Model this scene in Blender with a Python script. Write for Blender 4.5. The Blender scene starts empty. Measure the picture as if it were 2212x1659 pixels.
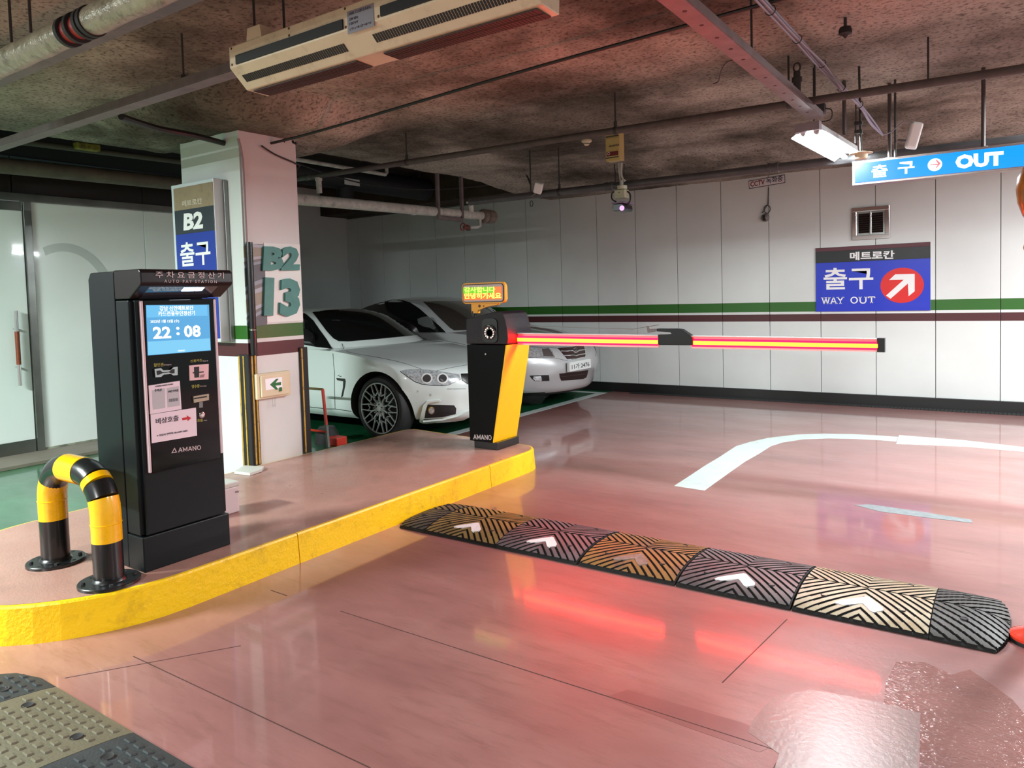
import bpy, bmesh, math, random
from mathutils import Vector, Matrix, geometry
from mathutils.bvhtree import BVHTree
rnd = random.Random(7)
sc = bpy.context.scene
COL = sc.collection
PI = math.pi
# ------------------------------------------------------------------ camera
FPX, YAW, PIT, ROL, CXP, CYP, EYE = 1582., math.radians(34.5), math.radians(2.82), math.radians(-1.666), 1105., 714.7, 1.48
_f = Vector((-math.sin(YAW)*math.cos(PIT), math.cos(YAW)*math.cos(PIT), -math.sin(PIT)))
_r = Vector((math.cos(YAW), math.sin(YAW), 0)); _u = _r.cross(_f)
_r, _u = math.cos(ROL)*_r+math.sin(ROL)*_u, -math.sin(ROL)*_r+math.cos(ROL)*_u
cam = bpy.data.objects.new('camera', bpy.data.cameras.new('camera')); COL.objects.link(cam)
cam.matrix_world = Matrix(((_r.x, _u.x, -_f.x, 0), (_r.y, _u.y, -_f.y, 0), (_r.z, _u.z, -_f.z, EYE), (0, 0, 0, 1)))
cam.data.sensor_width = 36; cam.data.lens = 36*FPX/2212
cam.data.shift_y = -(829.5-CYP)/2212; cam.data.shift_x = (1106-CXP)/2212
cam.data.clip_start = 0.05; cam.data.clip_end = 60
sc.camera = cam
# ------------------------------------------------------------------ world, lamps outside the view, exposure
w = bpy.data.worlds.new('world'); sc.world = w; w.use_nodes = True
w.node_tree.nodes['Background'].inputs[0].default_value = (.80, .86, .84, 1)
w.node_tree.nodes['Background'].inputs[1].default_value = 0.50
sc.view_settings.view_transform = 'Standard'; sc.view_settings.look = 'None'
sc.view_settings.gamma = 1; sc.view_settings.exposure = 0.22; sc.view_settings.use_curve_mapping = False
try:
    sc.cycles.use_denoising = True; sc.cycles.max_bounces = 7; sc.cycles.sample_clamp_indirect = 6
    sc.cycles.caustics_reflective = False; sc.cycles.caustics_refractive = False
except Exception: pass
def unseen_lamp(x, y, z, sx, sy, power, col, rot=0):
    l = bpy.data.lights.new('unseen_lamp', 'AREA'); l.shape = 'RECTANGLE'; l.size = sx; l.size_y = sy; l.energy = power; l.color = col
    o = bpy.data.objects.new('unseen_lamp', l); COL.objects.link(o); o.location = (x, y, z); o.rotation_euler = (0, 0, rot)
    return o
unseen_lamp(-6.0, -1.1, 2.85, 1.3, .25, 760, (.88, 1, .96))        # tubes over the lane by the glazed lobby
unseen_lamp(-2.0, -4.0, 2.85, .25, 1.3, 480, (.98, .98, .97))       # unseen lamp added behind the photographer as general fill
unseen_lamp(3.4, 2.6, 2.85, .25, 1.3, 120, (.95, .97, 1))         # tubes over the lane further along
unseen_lamp(3.2, 7.0, 2.85, 1.3, .25, 260, (.95, .98, 1))       # tubes by the way out
unseen_lamp(.95, 6.5, 2.80, .25, 1.3, 200, (.95, .98, 1))        # unseen lamp added right of view to brighten the middle of the back wall
# ------------------------------------------------------------------ helpers
def At(px, py, ax, v):
    d = _f+_r*((px-CXP)/FPX)-_u*((py-CYP)/FPX); c = Vector((0, 0, EYE)); i = 'xyz'.index(ax)
    return c+d*((v-c[i])/d[i])
def lin(c):
    return tuple(((x/12.92) if x <= .04045 else ((x+.055)/1.055)**2.4) for x in c)
def rgb(r, g, b): return lin((r/255, g/255, b/255))
MATS = {}
def mat(name, col, rough=.5, metal=0, emit=None, es=0, coat=0, noise=0, nscale=8, bump=0, bscale=60, alpha=1, spec=.5, trans=0, dirt=None, dscale=3, damt=.5, rvar=0, stretch=None, coatr=.05):
    if name in MATS: return MATS[name]
    m = bpy.data.materials.new(name); m.use_nodes = True; nt = m.node_tree; N = nt.nodes; L = nt.links
    b = N['Principled BSDF']; b.inputs['Base Color'].default_value = (*col, 1); b.inputs['Roughness'].default_value = rough
    b.inputs['Metallic'].default_value = metal; b.inputs['Coat Weight'].default_value = coat; b.inputs['Coat Roughness'].default_value = coatr
    b.inputs['Specular IOR Level'].default_value = spec; b.inputs['Alpha'].default_value = alpha; b.inputs['Transmission Weight'].default_value = trans
    if emit: b.inputs['Emission Color'].default_value = (*emit, 1); b.inputs['Emission Strength'].default_value = es
    geo = N.new('ShaderNodeNewGeometry')
    vec = geo.outputs['Position']
    if stretch:
        mp = N.new('ShaderNodeMapping'); mp.inputs['Scale'].default_value = stretch; L.new(vec, mp.inputs[0]); vec = mp.outputs[0]
    def nz(s, d=5, r=.6):
        n = N.new('ShaderNodeTexNoise'); n.inputs['Scale'].default_value = s; n.inputs['Detail'].default_value = d; n.inputs['Roughness'].default_value = r
        L.new(vec, n.inputs['Vector']); return n.outputs['Fac']
    cur = None
    if noise:
        r_ = N.new('ShaderNodeMapRange'); r_.inputs[1].default_value = .3; r_.inputs[2].default_value = .7; r_.inputs[3].default_value = 1-noise; r_.inputs[4].default_value = 1+noise*.6
        L.new(nz(nscale), r_.inputs[0]); mx = N.new('ShaderNodeVectorMath'); mx.operation = 'SCALE'; mx.inputs[0].default_value = col
        L.new(r_.outputs[0], mx.inputs['Scale']); cur = mx.outputs[0]
    if dirt:
        r_ = N.new('ShaderNodeMapRange'); r_.inputs[1].default_value = .52; r_.inputs[2].default_value = .68; r_.inputs[4].default_value = damt
        L.new(nz(dscale, 8, .7), r_.inputs[0]); mx = N.new('ShaderNodeMix'); mx.data_type = 'RGBA'
        mx.inputs[6].default_value = (*col, 1); mx.inputs[7].default_value = (*dirt, 1)
        if cur: L.new(cur, mx.inputs[6])
        L.new(r_.outputs[0], mx.inputs[0]); cur = mx.outputs[2]
    if cur: L.new(cur, b.inputs['Base Color'])
    if rvar:
        r_ = N.new('ShaderNodeMapRange'); r_.inputs[1].default_value = .3; r_.inputs[2].default_value = .7; r_.inputs[3].default_value = rough-rvar; r_.inputs[4].default_value = rough+rvar
        L.new(nz(nscale*1.7+1), r_.inputs[0]); L.new(r_.outputs[0], b.inputs['Roughness'])
    if bump:
        bp = N.new('ShaderNodeBump'); bp.inputs['Strength'].default_value = min(1, bump); bp.inputs['Distance'].default_value = .01
        L.new(nz(bscale, 3), bp.inputs['Height']); L.new(bp.outputs[0], b.inputs['Normal'])
    MATS[name] = m; return m
class MB:
    def __init__(s): s.b = bmesh.new(); s.mi = 0
    def face(s, vs):
        try: f = s.b.faces.new(vs); f.material_index = s.mi; return f
        except ValueError: return None
    def box(s, x0, x1, y0, y1, z0, z1, bev=0):
        v = [s.b.verts.new((x, y, z)) for x in (x0, x1) for y in (y0, y1) for z in (z0, z1)]
        fs = [s.face([v[i] for i in q]) for q in ((0, 1, 3, 2), (4, 6, 7, 5), (0, 4, 5, 1), (2, 3, 7, 6), (0, 2, 6, 4), (1, 5, 7, 3))]
        if bev:
            es = list({e for f in fs for e in f.edges}); r = bmesh.ops.bevel(s.b, geom=es, offset=bev, segments=2, affect='EDGES', profile=.5)
            for f in r['faces']: f.material_index = s.mi
        return s
    def prism(s, pts, ax, a, b, bev=0):
        """pts: polygon in the plane normal to ax (x: (y,z); y: (x,z); z: (x,y)), from a to b"""
        def mk(p, t): return {'x': (t, p[0], p[1]), 'y': (p[0], t, p[1]), 'z': (p[0], p[1], t)}[ax]
        A = [s.b.verts.new(mk(p, a)) for p in pts]; B = [s.b.verts.new(mk(p, b)) for p in pts]; n = len(pts)
        fs = [s.face(A[::-1]), s.face(B)]+[s.face([A[i], A[(i+1) % n], B[(i+1) % n], B[i]]) for i in range(n)]
        fs = [f for f in fs if f]
        if bev:
            es = list({e for f in fs for e in f.edges}); r = bmesh.ops.bevel(s.b, geom=es, offset=bev, segments=2, affect='EDGES', profile=.5)
            for f in r['faces']: f.material_index = s.mi
        return s
    def slab(s, P, nrm, t):
        """polygon of 3D points thickened along nrm by t"""
        n = Vector(nrm).normalized(); A = [s.b.verts.new(p) for p in P]; B = [s.b.verts.new(Vector(p)+n*t) for p in P]; k = len(P)
        s.face(A[::-1]); s.face(B)
        for i in range(k): s.face([A[i], A[(i+1) % k], B[(i+1) % k], B[i]])
        return s
    def tube(s, pts, r, n=12, caps=True, closed=False):
        pts = [Vector(p) for p in pts]; m = len(pts); rr = r if isinstance(r, (list, tuple)) else [r]*m; rings = []; up = None
        for i, p in enumerate(pts):
            if closed: d = (pts[(i+1) % m]-pts[i-1])
            else: d = (pts[min(i+1, m-1)]-pts[max(i-1, 0)])
            d.normalize()
            if up is None: up = d.orthogonal()
            u = (up-d*up.dot(d)).normalized(); v = d.cross(u); up = u
            rings.append([s.b.verts.new(p+(u*math.cos(2*PI*k/n)+v*math.sin(2*PI*k/n))*rr[i]) for k in range(n)])
        for i in range(m if closed else m-1):
            A, B = rings[i], rings[(i+1) % m]
            for k in range(n):
                f = s.face([A[k], A[(k+1) % n], B[(k+1) % n], B[k]])
                if f: f.smooth = True
        if caps and not closed: s.face(rings[0][::-1]); s.face(rings[-1])
        return s
    def cyl(s, p, q, r, n=20, r2=None): return s.tube([p, q], [r, r if r2 is None else r2], n)
    def lathe(s, prof, c, axis, n=28, closed=False):
        """prof: (radius, height along axis)"""
        a = Vector(axis).normalized(); u = a.orthogonal().normalized(); v = a.cross(u); c = Vector(c); R = []
        for r, h in prof:
            R.append([s.b.verts.new(c+a*h+(u*math.cos(2*PI*k/n)+v*math.sin(2*PI*k/n))*max(r, 1e-4)) for k in range(n)])
        for i in range(len(R) if closed else len(R)-1):
            A, B = R[i], R[(i+1) % len(R)]
            for k in range(n):
                f = s.face([A[k], A[(k+1) % n], B[(k+1) % n], B[k]])
                if f: f.smooth = True
        return s
    def add(s, v, f):
        V = [s.b.verts.new(p) for p in v]
        for q in f: s.face([V[i] for i in q])
        return s
class S: pass
ROOT = {}
def obj(name, mb, mats, parent=None, label=None, sharp=35, sm=False, kind=None):
    me = bpy.data.meshes.new(name)
    if isinstance(mb, MB):
        bmesh.ops.recalc_face_normals(mb.b, faces=mb.b.faces)
        if sm:
            for f in mb.b.faces: f.smooth = True
        mb.b.to_mesh(me); mb.b.free()
    else: me = mb; me.name = name
    if sharp and any(p.use_smooth for p in me.polygons):
        try: me.set_sharp_from_angle(angle=math.radians(sharp))
        except Exception: pass
    for m in (mats if isinstance(mats, (list, tuple)) else [mats]): me.materials.append(m)
    o = bpy.data.objects.new(name, me); COL.objects.link(o)
    if parent:
        org = ROOT.get(parent.name, Vector((0, 0, 0))); o.parent = parent; ROOT[o.name] = org
        if org.length: me.transform(Matrix.Translation(-org))
    if label: o['label'] = label
    if kind: o['kind'] = kind
    return o
def thing(name, label, cat, loc, group=None, kind=None):
    o = bpy.data.objects.new(name, None); COL.objects.link(o); o.location = loc; o.empty_display_size = .1; ROOT[o.name] = Vector(loc)
    if label: o['label'] = label
    if cat: o['category'] = cat
    if group: o['group'] = group
    if kind: o['kind'] = kind
    return o
def tag(o, label, cat, group=None):
    o['label'] = label; o['category'] = cat
    if group: o['group'] = group
    return o
def struct(name, mb, m, parent=None, **k):
    o = obj(name, mb, m, parent, **k)
    if not parent: o['kind'] = 'structure'
    return o
def text_mesh(body, bold=0):
    c = bpy.data.curves.new('t', 'FONT'); c.body = body; c.size = 1; c.resolution_u = 2; c.offset = bold
    o = bpy.data.objects.new('t', c); COL.objects.link(o); dg = bpy.context.evaluated_depsgraph_get(); dg.update()
    me = bpy.data.meshes.new_from_object(o.evaluated_get(dg)); bpy.data.objects.remove(o); bpy.data.curves.remove(c)
    return me
def place2d(V, F, P0, U, Vv, name, m, parent, depth=.0015, off=.0, italic=0, label=None):
    """fit flat geometry into the box P0, P0+U, P0+Vv and thicken it"""
    xs = [v[0] for v in V]; ys = [v[1] for v in V]; x0, x1, y0, y1 = min(xs), max(xs), min(ys), max(ys)
    n = U.cross(Vv).normalized(); mb = MB()
    def mp(v, d):
        a = (v[0]-x0)/(x1-x0 or 1); b = (v[1]-y0)/(y1-y0 or 1); return P0+U*(a+italic*(b-.5))+Vv*b+n*d
    T = [mb.b.verts.new(mp(v, off+depth)) for v in V]; B = [mb.b.verts.new(mp(v, off)) for v in V]; ed = {}
    for f in F:
        mb.face([T[i] for i in f])
        for i in range(len(f)):
            a, b = f[i], f[(i+1) % len(f)]; ed[(a, b)] = ed.get((a, b), 0)+1
    for (a, b) in list(ed):
        if (b, a) not in ed: mb.face([T[a], B[a], B[b], T[b]])
    me = bpy.data.meshes.new(name); mb.b.to_mesh(me); mb.b.free()
    return obj(name, me, m, parent, sharp=0, label=label)
def text(body, P0, U, Vv, m, parent, name='lettering', bold=.02, depth=.0015, off=.0, italic=0, label=None):
    me = text_mesh(body, bold); V = [tuple(v.co) for v in me.vertices]; F = [tuple(p.vertices) for p in me.polygons]
    bpy.data.meshes.remove(me)
    return place2d(V, F, Vector(P0), Vector(U), Vector(Vv), name, m, parent, depth, off, italic, label)
def textpx(body, bl, br, tl, ax, v, m, parent, **k):
    a = At(*bl, ax, v); b = At(*br, ax, v); c = At(*tl, ax, v)
    if ax == 'x': U = Vector((0, b.y-a.y, b.z-a.z)); W = Vector((0, 0, c.z-a.z))
    else: U = Vector((b.x-a.x, 0, b.z-a.z)); W = Vector((0, 0, c.z-a.z))
    return text(body, a, U, W, m, parent, **k)
# slab-serif capitals drawn from strokes
_G = {'A': ([((0, 0), (.42, 1)), ((.42, 1), (.84, 0)), ((.18, .33), (.66, .33))], [(0, 0), (.84, 0)], .84),
      'M': ([((.06, 0), (.06, 1)), ((.06, 1), (.5, .2)), ((.5, .2), (.94, 1)), ((.94, 1), (.94, 0))], [(.06, 0), (.94, 0), (.02, 1), (.98, 1)], 1.0),
      'N': ([((.06, 0), (.06, 1)), ((.06, 1), (.78, 0)), ((.78, 0), (.78, 1))], [(.06, 0), (.02, 1), (.78, 1)], .84),
      'O': (None, [], .9), 'W': ([((0, 1), (.28, 0)), ((.28, 0), (.55, .9)), ((.55, .9), (.82, 0)), ((.82, 0), (1.1, 1))], [(0, 1), (1.1, 1), (.55, 1)], 1.1),
      'Y': ([((0, 1), (.4, .45)), ((.8, 1), (.4, .45)), ((.4, .45), (.4, 0))], [(0, 1), (.8, 1), (.4, 0)], .8),
      'U': ([((.08, 1), (.08, .3)), ((.08, .3), (.2, .06)), ((.2, .06), (.45, .0)), ((.45, .0), (.66, .06)), ((.66, .06), (.78, .3)), ((.78, .3), (.78, 1))], [(.08, 1), (.78, 1)], .86),
      'T': ([((0, .95), (.8, .95)), ((.4, .95), (.4, 0)), ((.03, .95), (.03, .76)), ((.77, .95), (.77, .76))], [(.4, 0)], .8)}
def serif(word, P0, U, Vv, m, parent, wt=.15, **k):
    V = []; F = []; x = 0
    def quad(a, b, wd):
        ax_, ay = a; bx, by = b; dx, dy = bx-ax_, by-ay; l = math.hypot(dx, dy) or 1; nx, ny = -dy/l*wd/2, dx/l*wd/2; i = len(V)
        V.extend([(ax_+nx, ay+ny, 0), (ax_-nx, ay-ny, 0), (bx-nx, by-ny, 0), (bx+nx, by+ny, 0)]); F.append((i, i+1, i+2, i+3))
    for ch in word:
        if ch == ' ': x += .7; continue
        st, sf, wd = _G[ch]
        if st is None:
            n = 20; i = len(V)
            for q in range(n):
                a = 2*PI*q/n; V.append((x+.45+.47*math.cos(a), .5+.53*math.sin(a), 0)); V.append((x+.45+.31*math.cos(a), .5+.40*math.sin(a), 0))
            for q in range(n): j = (q+1) % n; F.append((i+2*q, i+2*j, i+2*j+1, i+2*q+1))
        else:
            for a, b in st: quad((x+a[0], a[1]), (x+b[0], b[1]), wt)
            for a in sf: yy = .05 if a[1] < .5 else .95; quad((x+a[0]-.19, yy), (x+a[0]+.19, yy), .1)
        x += wd+.22
    return place2d(V, F, Vector(P0), Vector(U), Vector(Vv), 'lettering', m, parent, **k)
def serifpx(word, bl, br, tl, ax, v, m, parent, **k):
    a = At(*bl, ax, v); b = At(*br, ax, v); c = At(*tl, ax, v)
    U = Vector((0, b.y-a.y, b.z-a.z)) if ax == 'x' else Vector((b.x-a.x, 0, b.z-a.z))
    return serif(word, a, U, Vector((0, 0, c.z-a.z)), m, parent, **k)
def rrect(cx, cy, wx, wy, r, n=5):
    P = []
    for (sx, sy, a0) in ((1, 1, 0), (-1, 1, 90), (-1, -1, 180), (1, -1, 270)):
        for k in range(n+1):
            a = math.radians(a0+90*k/n); P.append((cx+sx*(wx/2-r)+r*math.cos(a), cy+sy*(wy/2-r)+r*math.sin(a)))
    return P
def catmull(P, n):
    P = [Vector(p) for p in P]; out = []
    for i in range(len(P)-1):
        a, b, c, d = P[max(i-1, 0)], P[i], P[i+1], P[min(i+2, len(P)-1)]
        for k in range(n):
            t = k/n; out.append(.5*((2*b)+(c-a)*t+(2*a-5*b+4*c-d)*t*t+(3*b-a-3*c+d)*t**3))
    return out+[P[-1]]
# ------------------------------------------------------------------ materials
white_paint = rgb(226, 230, 228)
YEL = rgb(250, 200, 8); BLK = (.012, .012, .013)
M_black = mat('black gloss paint', (.006, .007, .008), .28, coat=.25)
M_blackm = mat('black satin metal', (.013, .015, .016), .38)
M_blackgl = mat('black glass', (.003, .003, .004), .06, spec=.35)
M_yel = mat('yellow paint', YEL, .32, coat=.3, dirt=rgb(120, 90, 20), dscale=5, damt=.12)
M_steel = mat('brushed steel', (.45, .47, .46), .28, 1, noise=.15, nscale=5)
M_chrome = mat('chrome', (.75, .76, .76), .12, 1)
M_dark = mat('dark rubber', (.012, .012, .012), .7)
M_pipe = mat('grey painted pipe', rgb(80, 73, 70), .6, noise=.25, nscale=12)
M_pipew = mat('pale lagged pipe', rgb(196, 198, 190), .6, noise=.25, nscale=18, dirt=rgb(90, 88, 80), dscale=9, damt=.7)
M_rod = mat('dark threaded rod', (.03, .028, .026), .6)
M_galv = mat('galvanised steel', rgb(118, 108, 108), .5, .3, noise=.2, nscale=10, dirt=rgb(90, 60, 50), dscale=4, damt=.4)
M_cable = mat('black cable sheath', (.008, .008, .008), .5)
M_whitep = mat('white plastic', rgb(225, 228, 226), .4)
M_cream = mat('cream plastic', rgb(222, 212, 180), .45, noise=.06, nscale=6)
M_white = mat('white print', rgb(238, 240, 240), .5)
M_teal = mat('teal painted letter', rgb(66, 138, 130), .5, noise=.12, nscale=9)
# ------------------------------------------------------------------ floor
def ceil_h(x, y):
    h = 3.0
    c = max(0, 1-((x+5.4)/1.1)**2)*max(0, 1-((y-3.9)/1.0)**2); h -= .17*min(1, c*2.2)
    if y > 7.9: t = min(1, (y-7.9)/1.0); h -= .07*(3*t*t-2*t**3)
    if 6.9 < y < 8.2: h += .02*math.sin((y-6.9)/1.3*PI)
    return h
def floor_material():
    m = bpy.data.materials.new('pink and green epoxy floor'); m.use_nodes = True; nt = m.node_tree; N = nt.nodes; L = nt.links; b = N['Principled BSDF']
    g = N.new('ShaderNodeNewGeometry'); sp = N.new('ShaderNodeSeparateXYZ'); L.new(g.outputs['Position'], sp.inputs[0])
    def noise(s, d, r, st=(1, 1, 1)):
        mp = N.new('ShaderNodeMapping'); mp.inputs['Scale'].default_value = st; mp.inputs['Rotation'].default_value = (0, 0, .25); L.new(g.outputs['Position'], mp.inputs[0])
        n = N.new('ShaderNodeTexNoise'); n.inputs['Scale'].default_value = s; n.inputs['Detail'].default_value = d; n.inputs['Roughness'].default_value = r
        L.new(mp.outputs[0], n.inputs['Vector']); return n.outputs['Fac']
    def ramp(f, pts):
        r = N.new('ShaderNodeValToRGB'); e = r.color_ramp.elements
        for i, (p, c) in enumerate(pts):
            q = e[i] if i < 2 else e.new(p)
            q.position = p; q.color = (*c, 1)
        L.new(f, r.inputs[0]); return r.outputs[0]
    pink = ramp(noise(1.1, 8, .62, (.5, 1.4, 1)), [(.28, rgb(120, 80, 77)), (.5, rgb(146, 100, 96)), (.72, rgb(162, 120, 113))])
    green = ramp(noise(2.2, 6, .6), [(.3, rgb(18, 84, 50)), (.7, rgb(30, 108, 68))])
    wear = ramp(noise(9, 10, .78, (.35, 2.0, 1)), [(.50, (0, 0, 0)), (.68, (1, 1, 1))])
    mw = N.new('ShaderNodeMix'); mw.data_type = 'RGBA'; mw.inputs[7].default_value = (*rgb(122, 86, 78), 1); L.new(pink, mw.inputs[6])
    ws = N.new('ShaderNodeMath'); ws.operation = 'MULTIPLY'; ws.inputs[1].default_value = .7; L.new(wear, ws.inputs[0]); L.new(ws.outputs[0], mw.inputs[0])
    lt = N.new('ShaderNodeMath'); lt.operation = 'LESS_THAN'; lt.inputs[1].default_value = -4.93; L.new(sp.outputs['X'], lt.inputs[0])
    mx = N.new('ShaderNodeMix'); mx.data_type = 'RGBA'; L.new(lt.outputs[0], mx.inputs[0]); L.new(mw.outputs[2], mx.inputs[6]); L.new(green, mx.inputs[7])
    L.new(mx.outputs[2], b.inputs['Base Color'])
    rr = N.new('ShaderNodeMapRange'); rr.inputs[1].default_value = .3; rr.inputs[2].default_value = .75; rr.inputs[3].default_value = .28; rr.inputs[4].default_value = .45
    L.new(noise(2.3, 6, .65, (.6, 1.3, 1)), rr.inputs[0]); L.new(rr.outputs[0], b.inputs['Roughness'])
    b.inputs['Coat Weight'].default_value = .75; b.inputs['Coat Roughness'].default_value = .06; b.inputs['Specular IOR Level'].default_value = .55
    bp = N.new('ShaderNodeBump'); bp.inputs['Strength'].default_value = .16; bp.inputs['Distance'].default_value = .003
    bn = N.new('ShaderNodeMath'); bn.operation = 'ADD'; L.new(noise(22, 9, .72, (.5, 1.5, 1)), bn.inputs[0])
    # patch of crumpled clear film where the wheels scuff the lane
    fx = N.new('ShaderNodeMapRange'); fx.inputs[1].default_value = -.95; fx.inputs[2].default_value = -.7; L.new(sp.outputs['X'], fx.inputs[0])
    fy = N.new('ShaderNodeMapRange'); fy.inputs[1].default_value = 3.35; fy.inputs[2].default_value = 3.2; L.new(sp.outputs['Y'], fy.inputs[0])
    mm = N.new('ShaderNodeMath'); mm.operation = 'MULTIPLY'; L.new(fx.outputs[0], mm.inputs[0]); L.new(fy.outputs[0], mm.inputs[1])
    m3 = N.new('ShaderNodeMath'); m3.operation = 'MULTIPLY'; L.new(mm.outputs[0], m3.inputs[0]); L.new(noise(22, 9, .7), m3.inputs[1])
    m4 = N.new('ShaderNodeMath'); m4.operation = 'MULTIPLY'; m4.inputs[1].default_value = 9; L.new(m3.outputs[0], m4.inputs[0]); L.new(m4.outputs[0], bn.inputs[1])
    L.new(bn.outputs[0], bp.inputs['Height']); L.new(bp.outputs[0], b.inputs['Normal'])
    return m
M_floor = floor_material()
fm = MB(); fm.box(-12, 5, -4.5, 10, -.12, 0)
floor = struct('floor', fm, M_floor)
M_joint = mat('dark saw cut', rgb(70, 42, 38), .8)
def joint(a, b, wd=.0042, z=.0008):
    a = Vector((*a, 0)); b = Vector((*b, 0)); d = (b-a).normalized(); n = Vector((-d.y, d.x, 0))*wd/2; m = MB()
    m.slab([a+n, a-n, b-n, b+n], (0, 0, 1), z); obj('joint', m, M_joint, floor)
for p, q in (((735, 1320), (1690, 1625)), ((288, 1418), (800, 1659)), ((1700, 1338), (1560, 1475)), ((1672, 1659), (1698, 1608)), ((520, 1395), (140, 1465)), ((585, 1275), (620, 1287))):
    a = At(*p, 'z', 0); b = At(*q, 'z', 0); joint(a.xy, b.xy)
# repair patch and scuffs
m = MB(); m.slab([At(*p, 'z', 0) for p in ((1310, 1505), (1355, 1490), (1600, 1560), (1700, 1600), (1640, 1625), (1480, 1570))], (0, 0, 1), .0006)
obj('repair_patch', m, mat('worn floor patch', rgb(132, 88, 84), .34, noise=.12, nscale=6), floor, label='darker coat along the saw cut')
def K5(x, y): return At(1340+x*.6866, 1210+y*.6866, 'z', 0)
def film(nm, P, m, z, label):
    b = MB(); b.slab([K5(*p) for p in P], (0, 0, 1), z); obj(nm, b, m, floor, label=label)
film('film_patch', [(402, 542), (420, 500), (482, 430), (600, 408), (700, 425), (828, 452), (942, 482), (934, 700), (470, 700), (500, 610)], mat('smooth worn film', rgb(126, 102, 97), .32, noise=.08, nscale=3, bump=.12, bscale=45), .0012, 'smooth grey film stuck to the floor')
film('crumpled_film', [(944, 484), (828, 452), (836, 380), (870, 318), (960, 322), (1040, 360), (1100, 345), (1180, 400), (1235, 440), (1300, 520), (1330, 720), (940, 720)], mat('crumpled clear film', rgb(146, 102, 96), .2, noise=.15, nscale=6, bump=.55, bscale=55, stretch=(.55, 1.3, 1), coat=1), .0010, 'crumpled glossy film on the floor')
# ------------------------------------------------------------------ road markings
M_mark = mat('white road paint', rgb(186, 198, 195), .45, noise=.08, nscale=7, dirt=rgb(150, 150, 145), dscale=14, damt=.5)
def marking(name, polys, label, m=M_mark):
    b = MB()
    for P in polys: b.slab([At(*p, 'z', 0) if p[0] > 20 else Vector((*p, 0)) for p in P], (0, 0, 1), .0015)
    return tag(obj(name, b, m), label, 'road marking')
outer = [(1456, 1050), (1490, 1028), (1520, 1008), (1555, 987), (1590, 964), (1620, 955), (1660, 946), (1720, 939), (1780, 937), (1840, 938), (1900, 941), (1940, 944)]
inner = [(1522, 1060), (1545, 1043), (1580, 1018), (1610, 997), (1640, 980), (1665, 964), (1690, 956), (1735, 949), (1790, 947), (1840, 948), (1900, 951), (1936, 954)]
marking('turn_arrow', [[outer[i], inner[i], inner[i+1], outer[i+1]] for i in range(len(outer)-1)]+[[(1942, 940), (1936, 959), (2085, 965), (2212, 976), (2420, 1000), (2300, 978), (2212, 966), (2080, 951)]],
        'white curved turn arrow painted on the pink floor beyond the barrier arm')
marking('parking_line', [[(-5.06, 7.0), (-4.93, 7.0), (-4.93, 9.62), (-5.06, 9.5)], [(-5.06, 9.5), (-4.93, 9.62), (-7.2, 9.62), (-7.2, 9.5)], [(-5.06, 5.5), (-4.93, 5.5), (-4.93, 7.0), (-5.06, 7.0)]],
        'white bay line with a sharp corner in front of the silver car')
marking('bay_line', [[(-5.42, 5.02), (-5.05, 5.02), (-5.05, 5.40), (-5.42, 5.40)]], 'short white painted patch on the green floor beside the red folded sign')
marking('paint_streak', [[(1845, 1091), (1880, 1090), (1980, 1104), (2098, 1123), (2100, 1130), (1990, 1117), (1900, 1105)]], 'faint blue grey paint streak on the pink floor behind the speed bump', mat('blue grey streak', rgb(122, 130, 132), .5, noise=.25, nscale=25))
# ------------------------------------------------------------------ walls
def banded(name, zb):
    m = bpy.data.materials.new(name); m.use_nodes = True; nt = m.node_tree; N = nt.nodes; L = nt.links; b = N['Principled BSDF']; b.inputs['Roughness'].default_value = .42
    g = N.new('ShaderNodeNewGeometry'); sp = N.new('ShaderNodeSeparateXYZ'); L.new(g.outputs['Position'], sp.inputs[0])
    r = N.new('ShaderNodeValToRGB'); r.color_ramp.interpolation = 'CONSTANT'; e = r.color_ramp.elements
    dv = N.new('ShaderNodeMath'); dv.operation = 'DIVIDE'; dv.inputs[1].default_value = 4; L.new(sp.outputs['Z'], dv.inputs[0])
    for i, (z, c) in enumerate(zb):
        q = e[i] if i < 2 else e.new(z/4)
        q.position = z/4; q.color = (*c, 1)
    L.new(dv.outputs[0], r.inputs[0])
    n = N.new('ShaderNodeTexNoise'); n.inputs['Scale'].default_value = 1.3; n.inputs['Detail'].default_value = 6; L.new(g.outputs['Position'], n.inputs['Vector'])
    mr = N.new('ShaderNodeMapRange'); mr.inputs[1].default_value = .3; mr.inputs[2].default_value = .7; mr.inputs[3].default_value = .93; mr.inputs[4].default_value = 1.03; L.new(n.outputs[0], mr.inputs[0])
    vm = N.new('ShaderNodeVectorMath'); vm.operation = 'SCALE'; L.new(r.outputs[0], vm.inputs[0]); L.new(mr.outputs[0], vm.inputs['Scale']); L.new(vm.outputs[0], b.inputs['Base Color'])
    bp = N.new('ShaderNodeBump'); bp.inputs['Strength'].default_value = .12; bp.inputs['Distance'].default_value = .004
    n2 = N.new('ShaderNodeTexNoise'); n2.inputs['Scale'].default_value = 160; L.new(g.outputs['Position'], n2.inputs['Vector']); L.new(n2.outputs[0], bp.inputs['Height']); L.new(bp.outputs[0], b.inputs['Normal'])
    return m
WP = rgb(216, 222, 220); GR = rgb(38, 98, 22); MR = rgb(74, 28, 32)
M_wall = banded('white wall panel with green and maroon bands', [(0, WP), (1.028, MR), (1.118, WP), (1.154, GR), (1.272, WP)])
wb = MB(); wb.box(-10.7, 5, 9.84, 9.98, 0, 3.6)
wall_back = struct('wall_back', wb, mat('dark joint backing', rgb(120, 124, 122), .7))
PW = .6285
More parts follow.
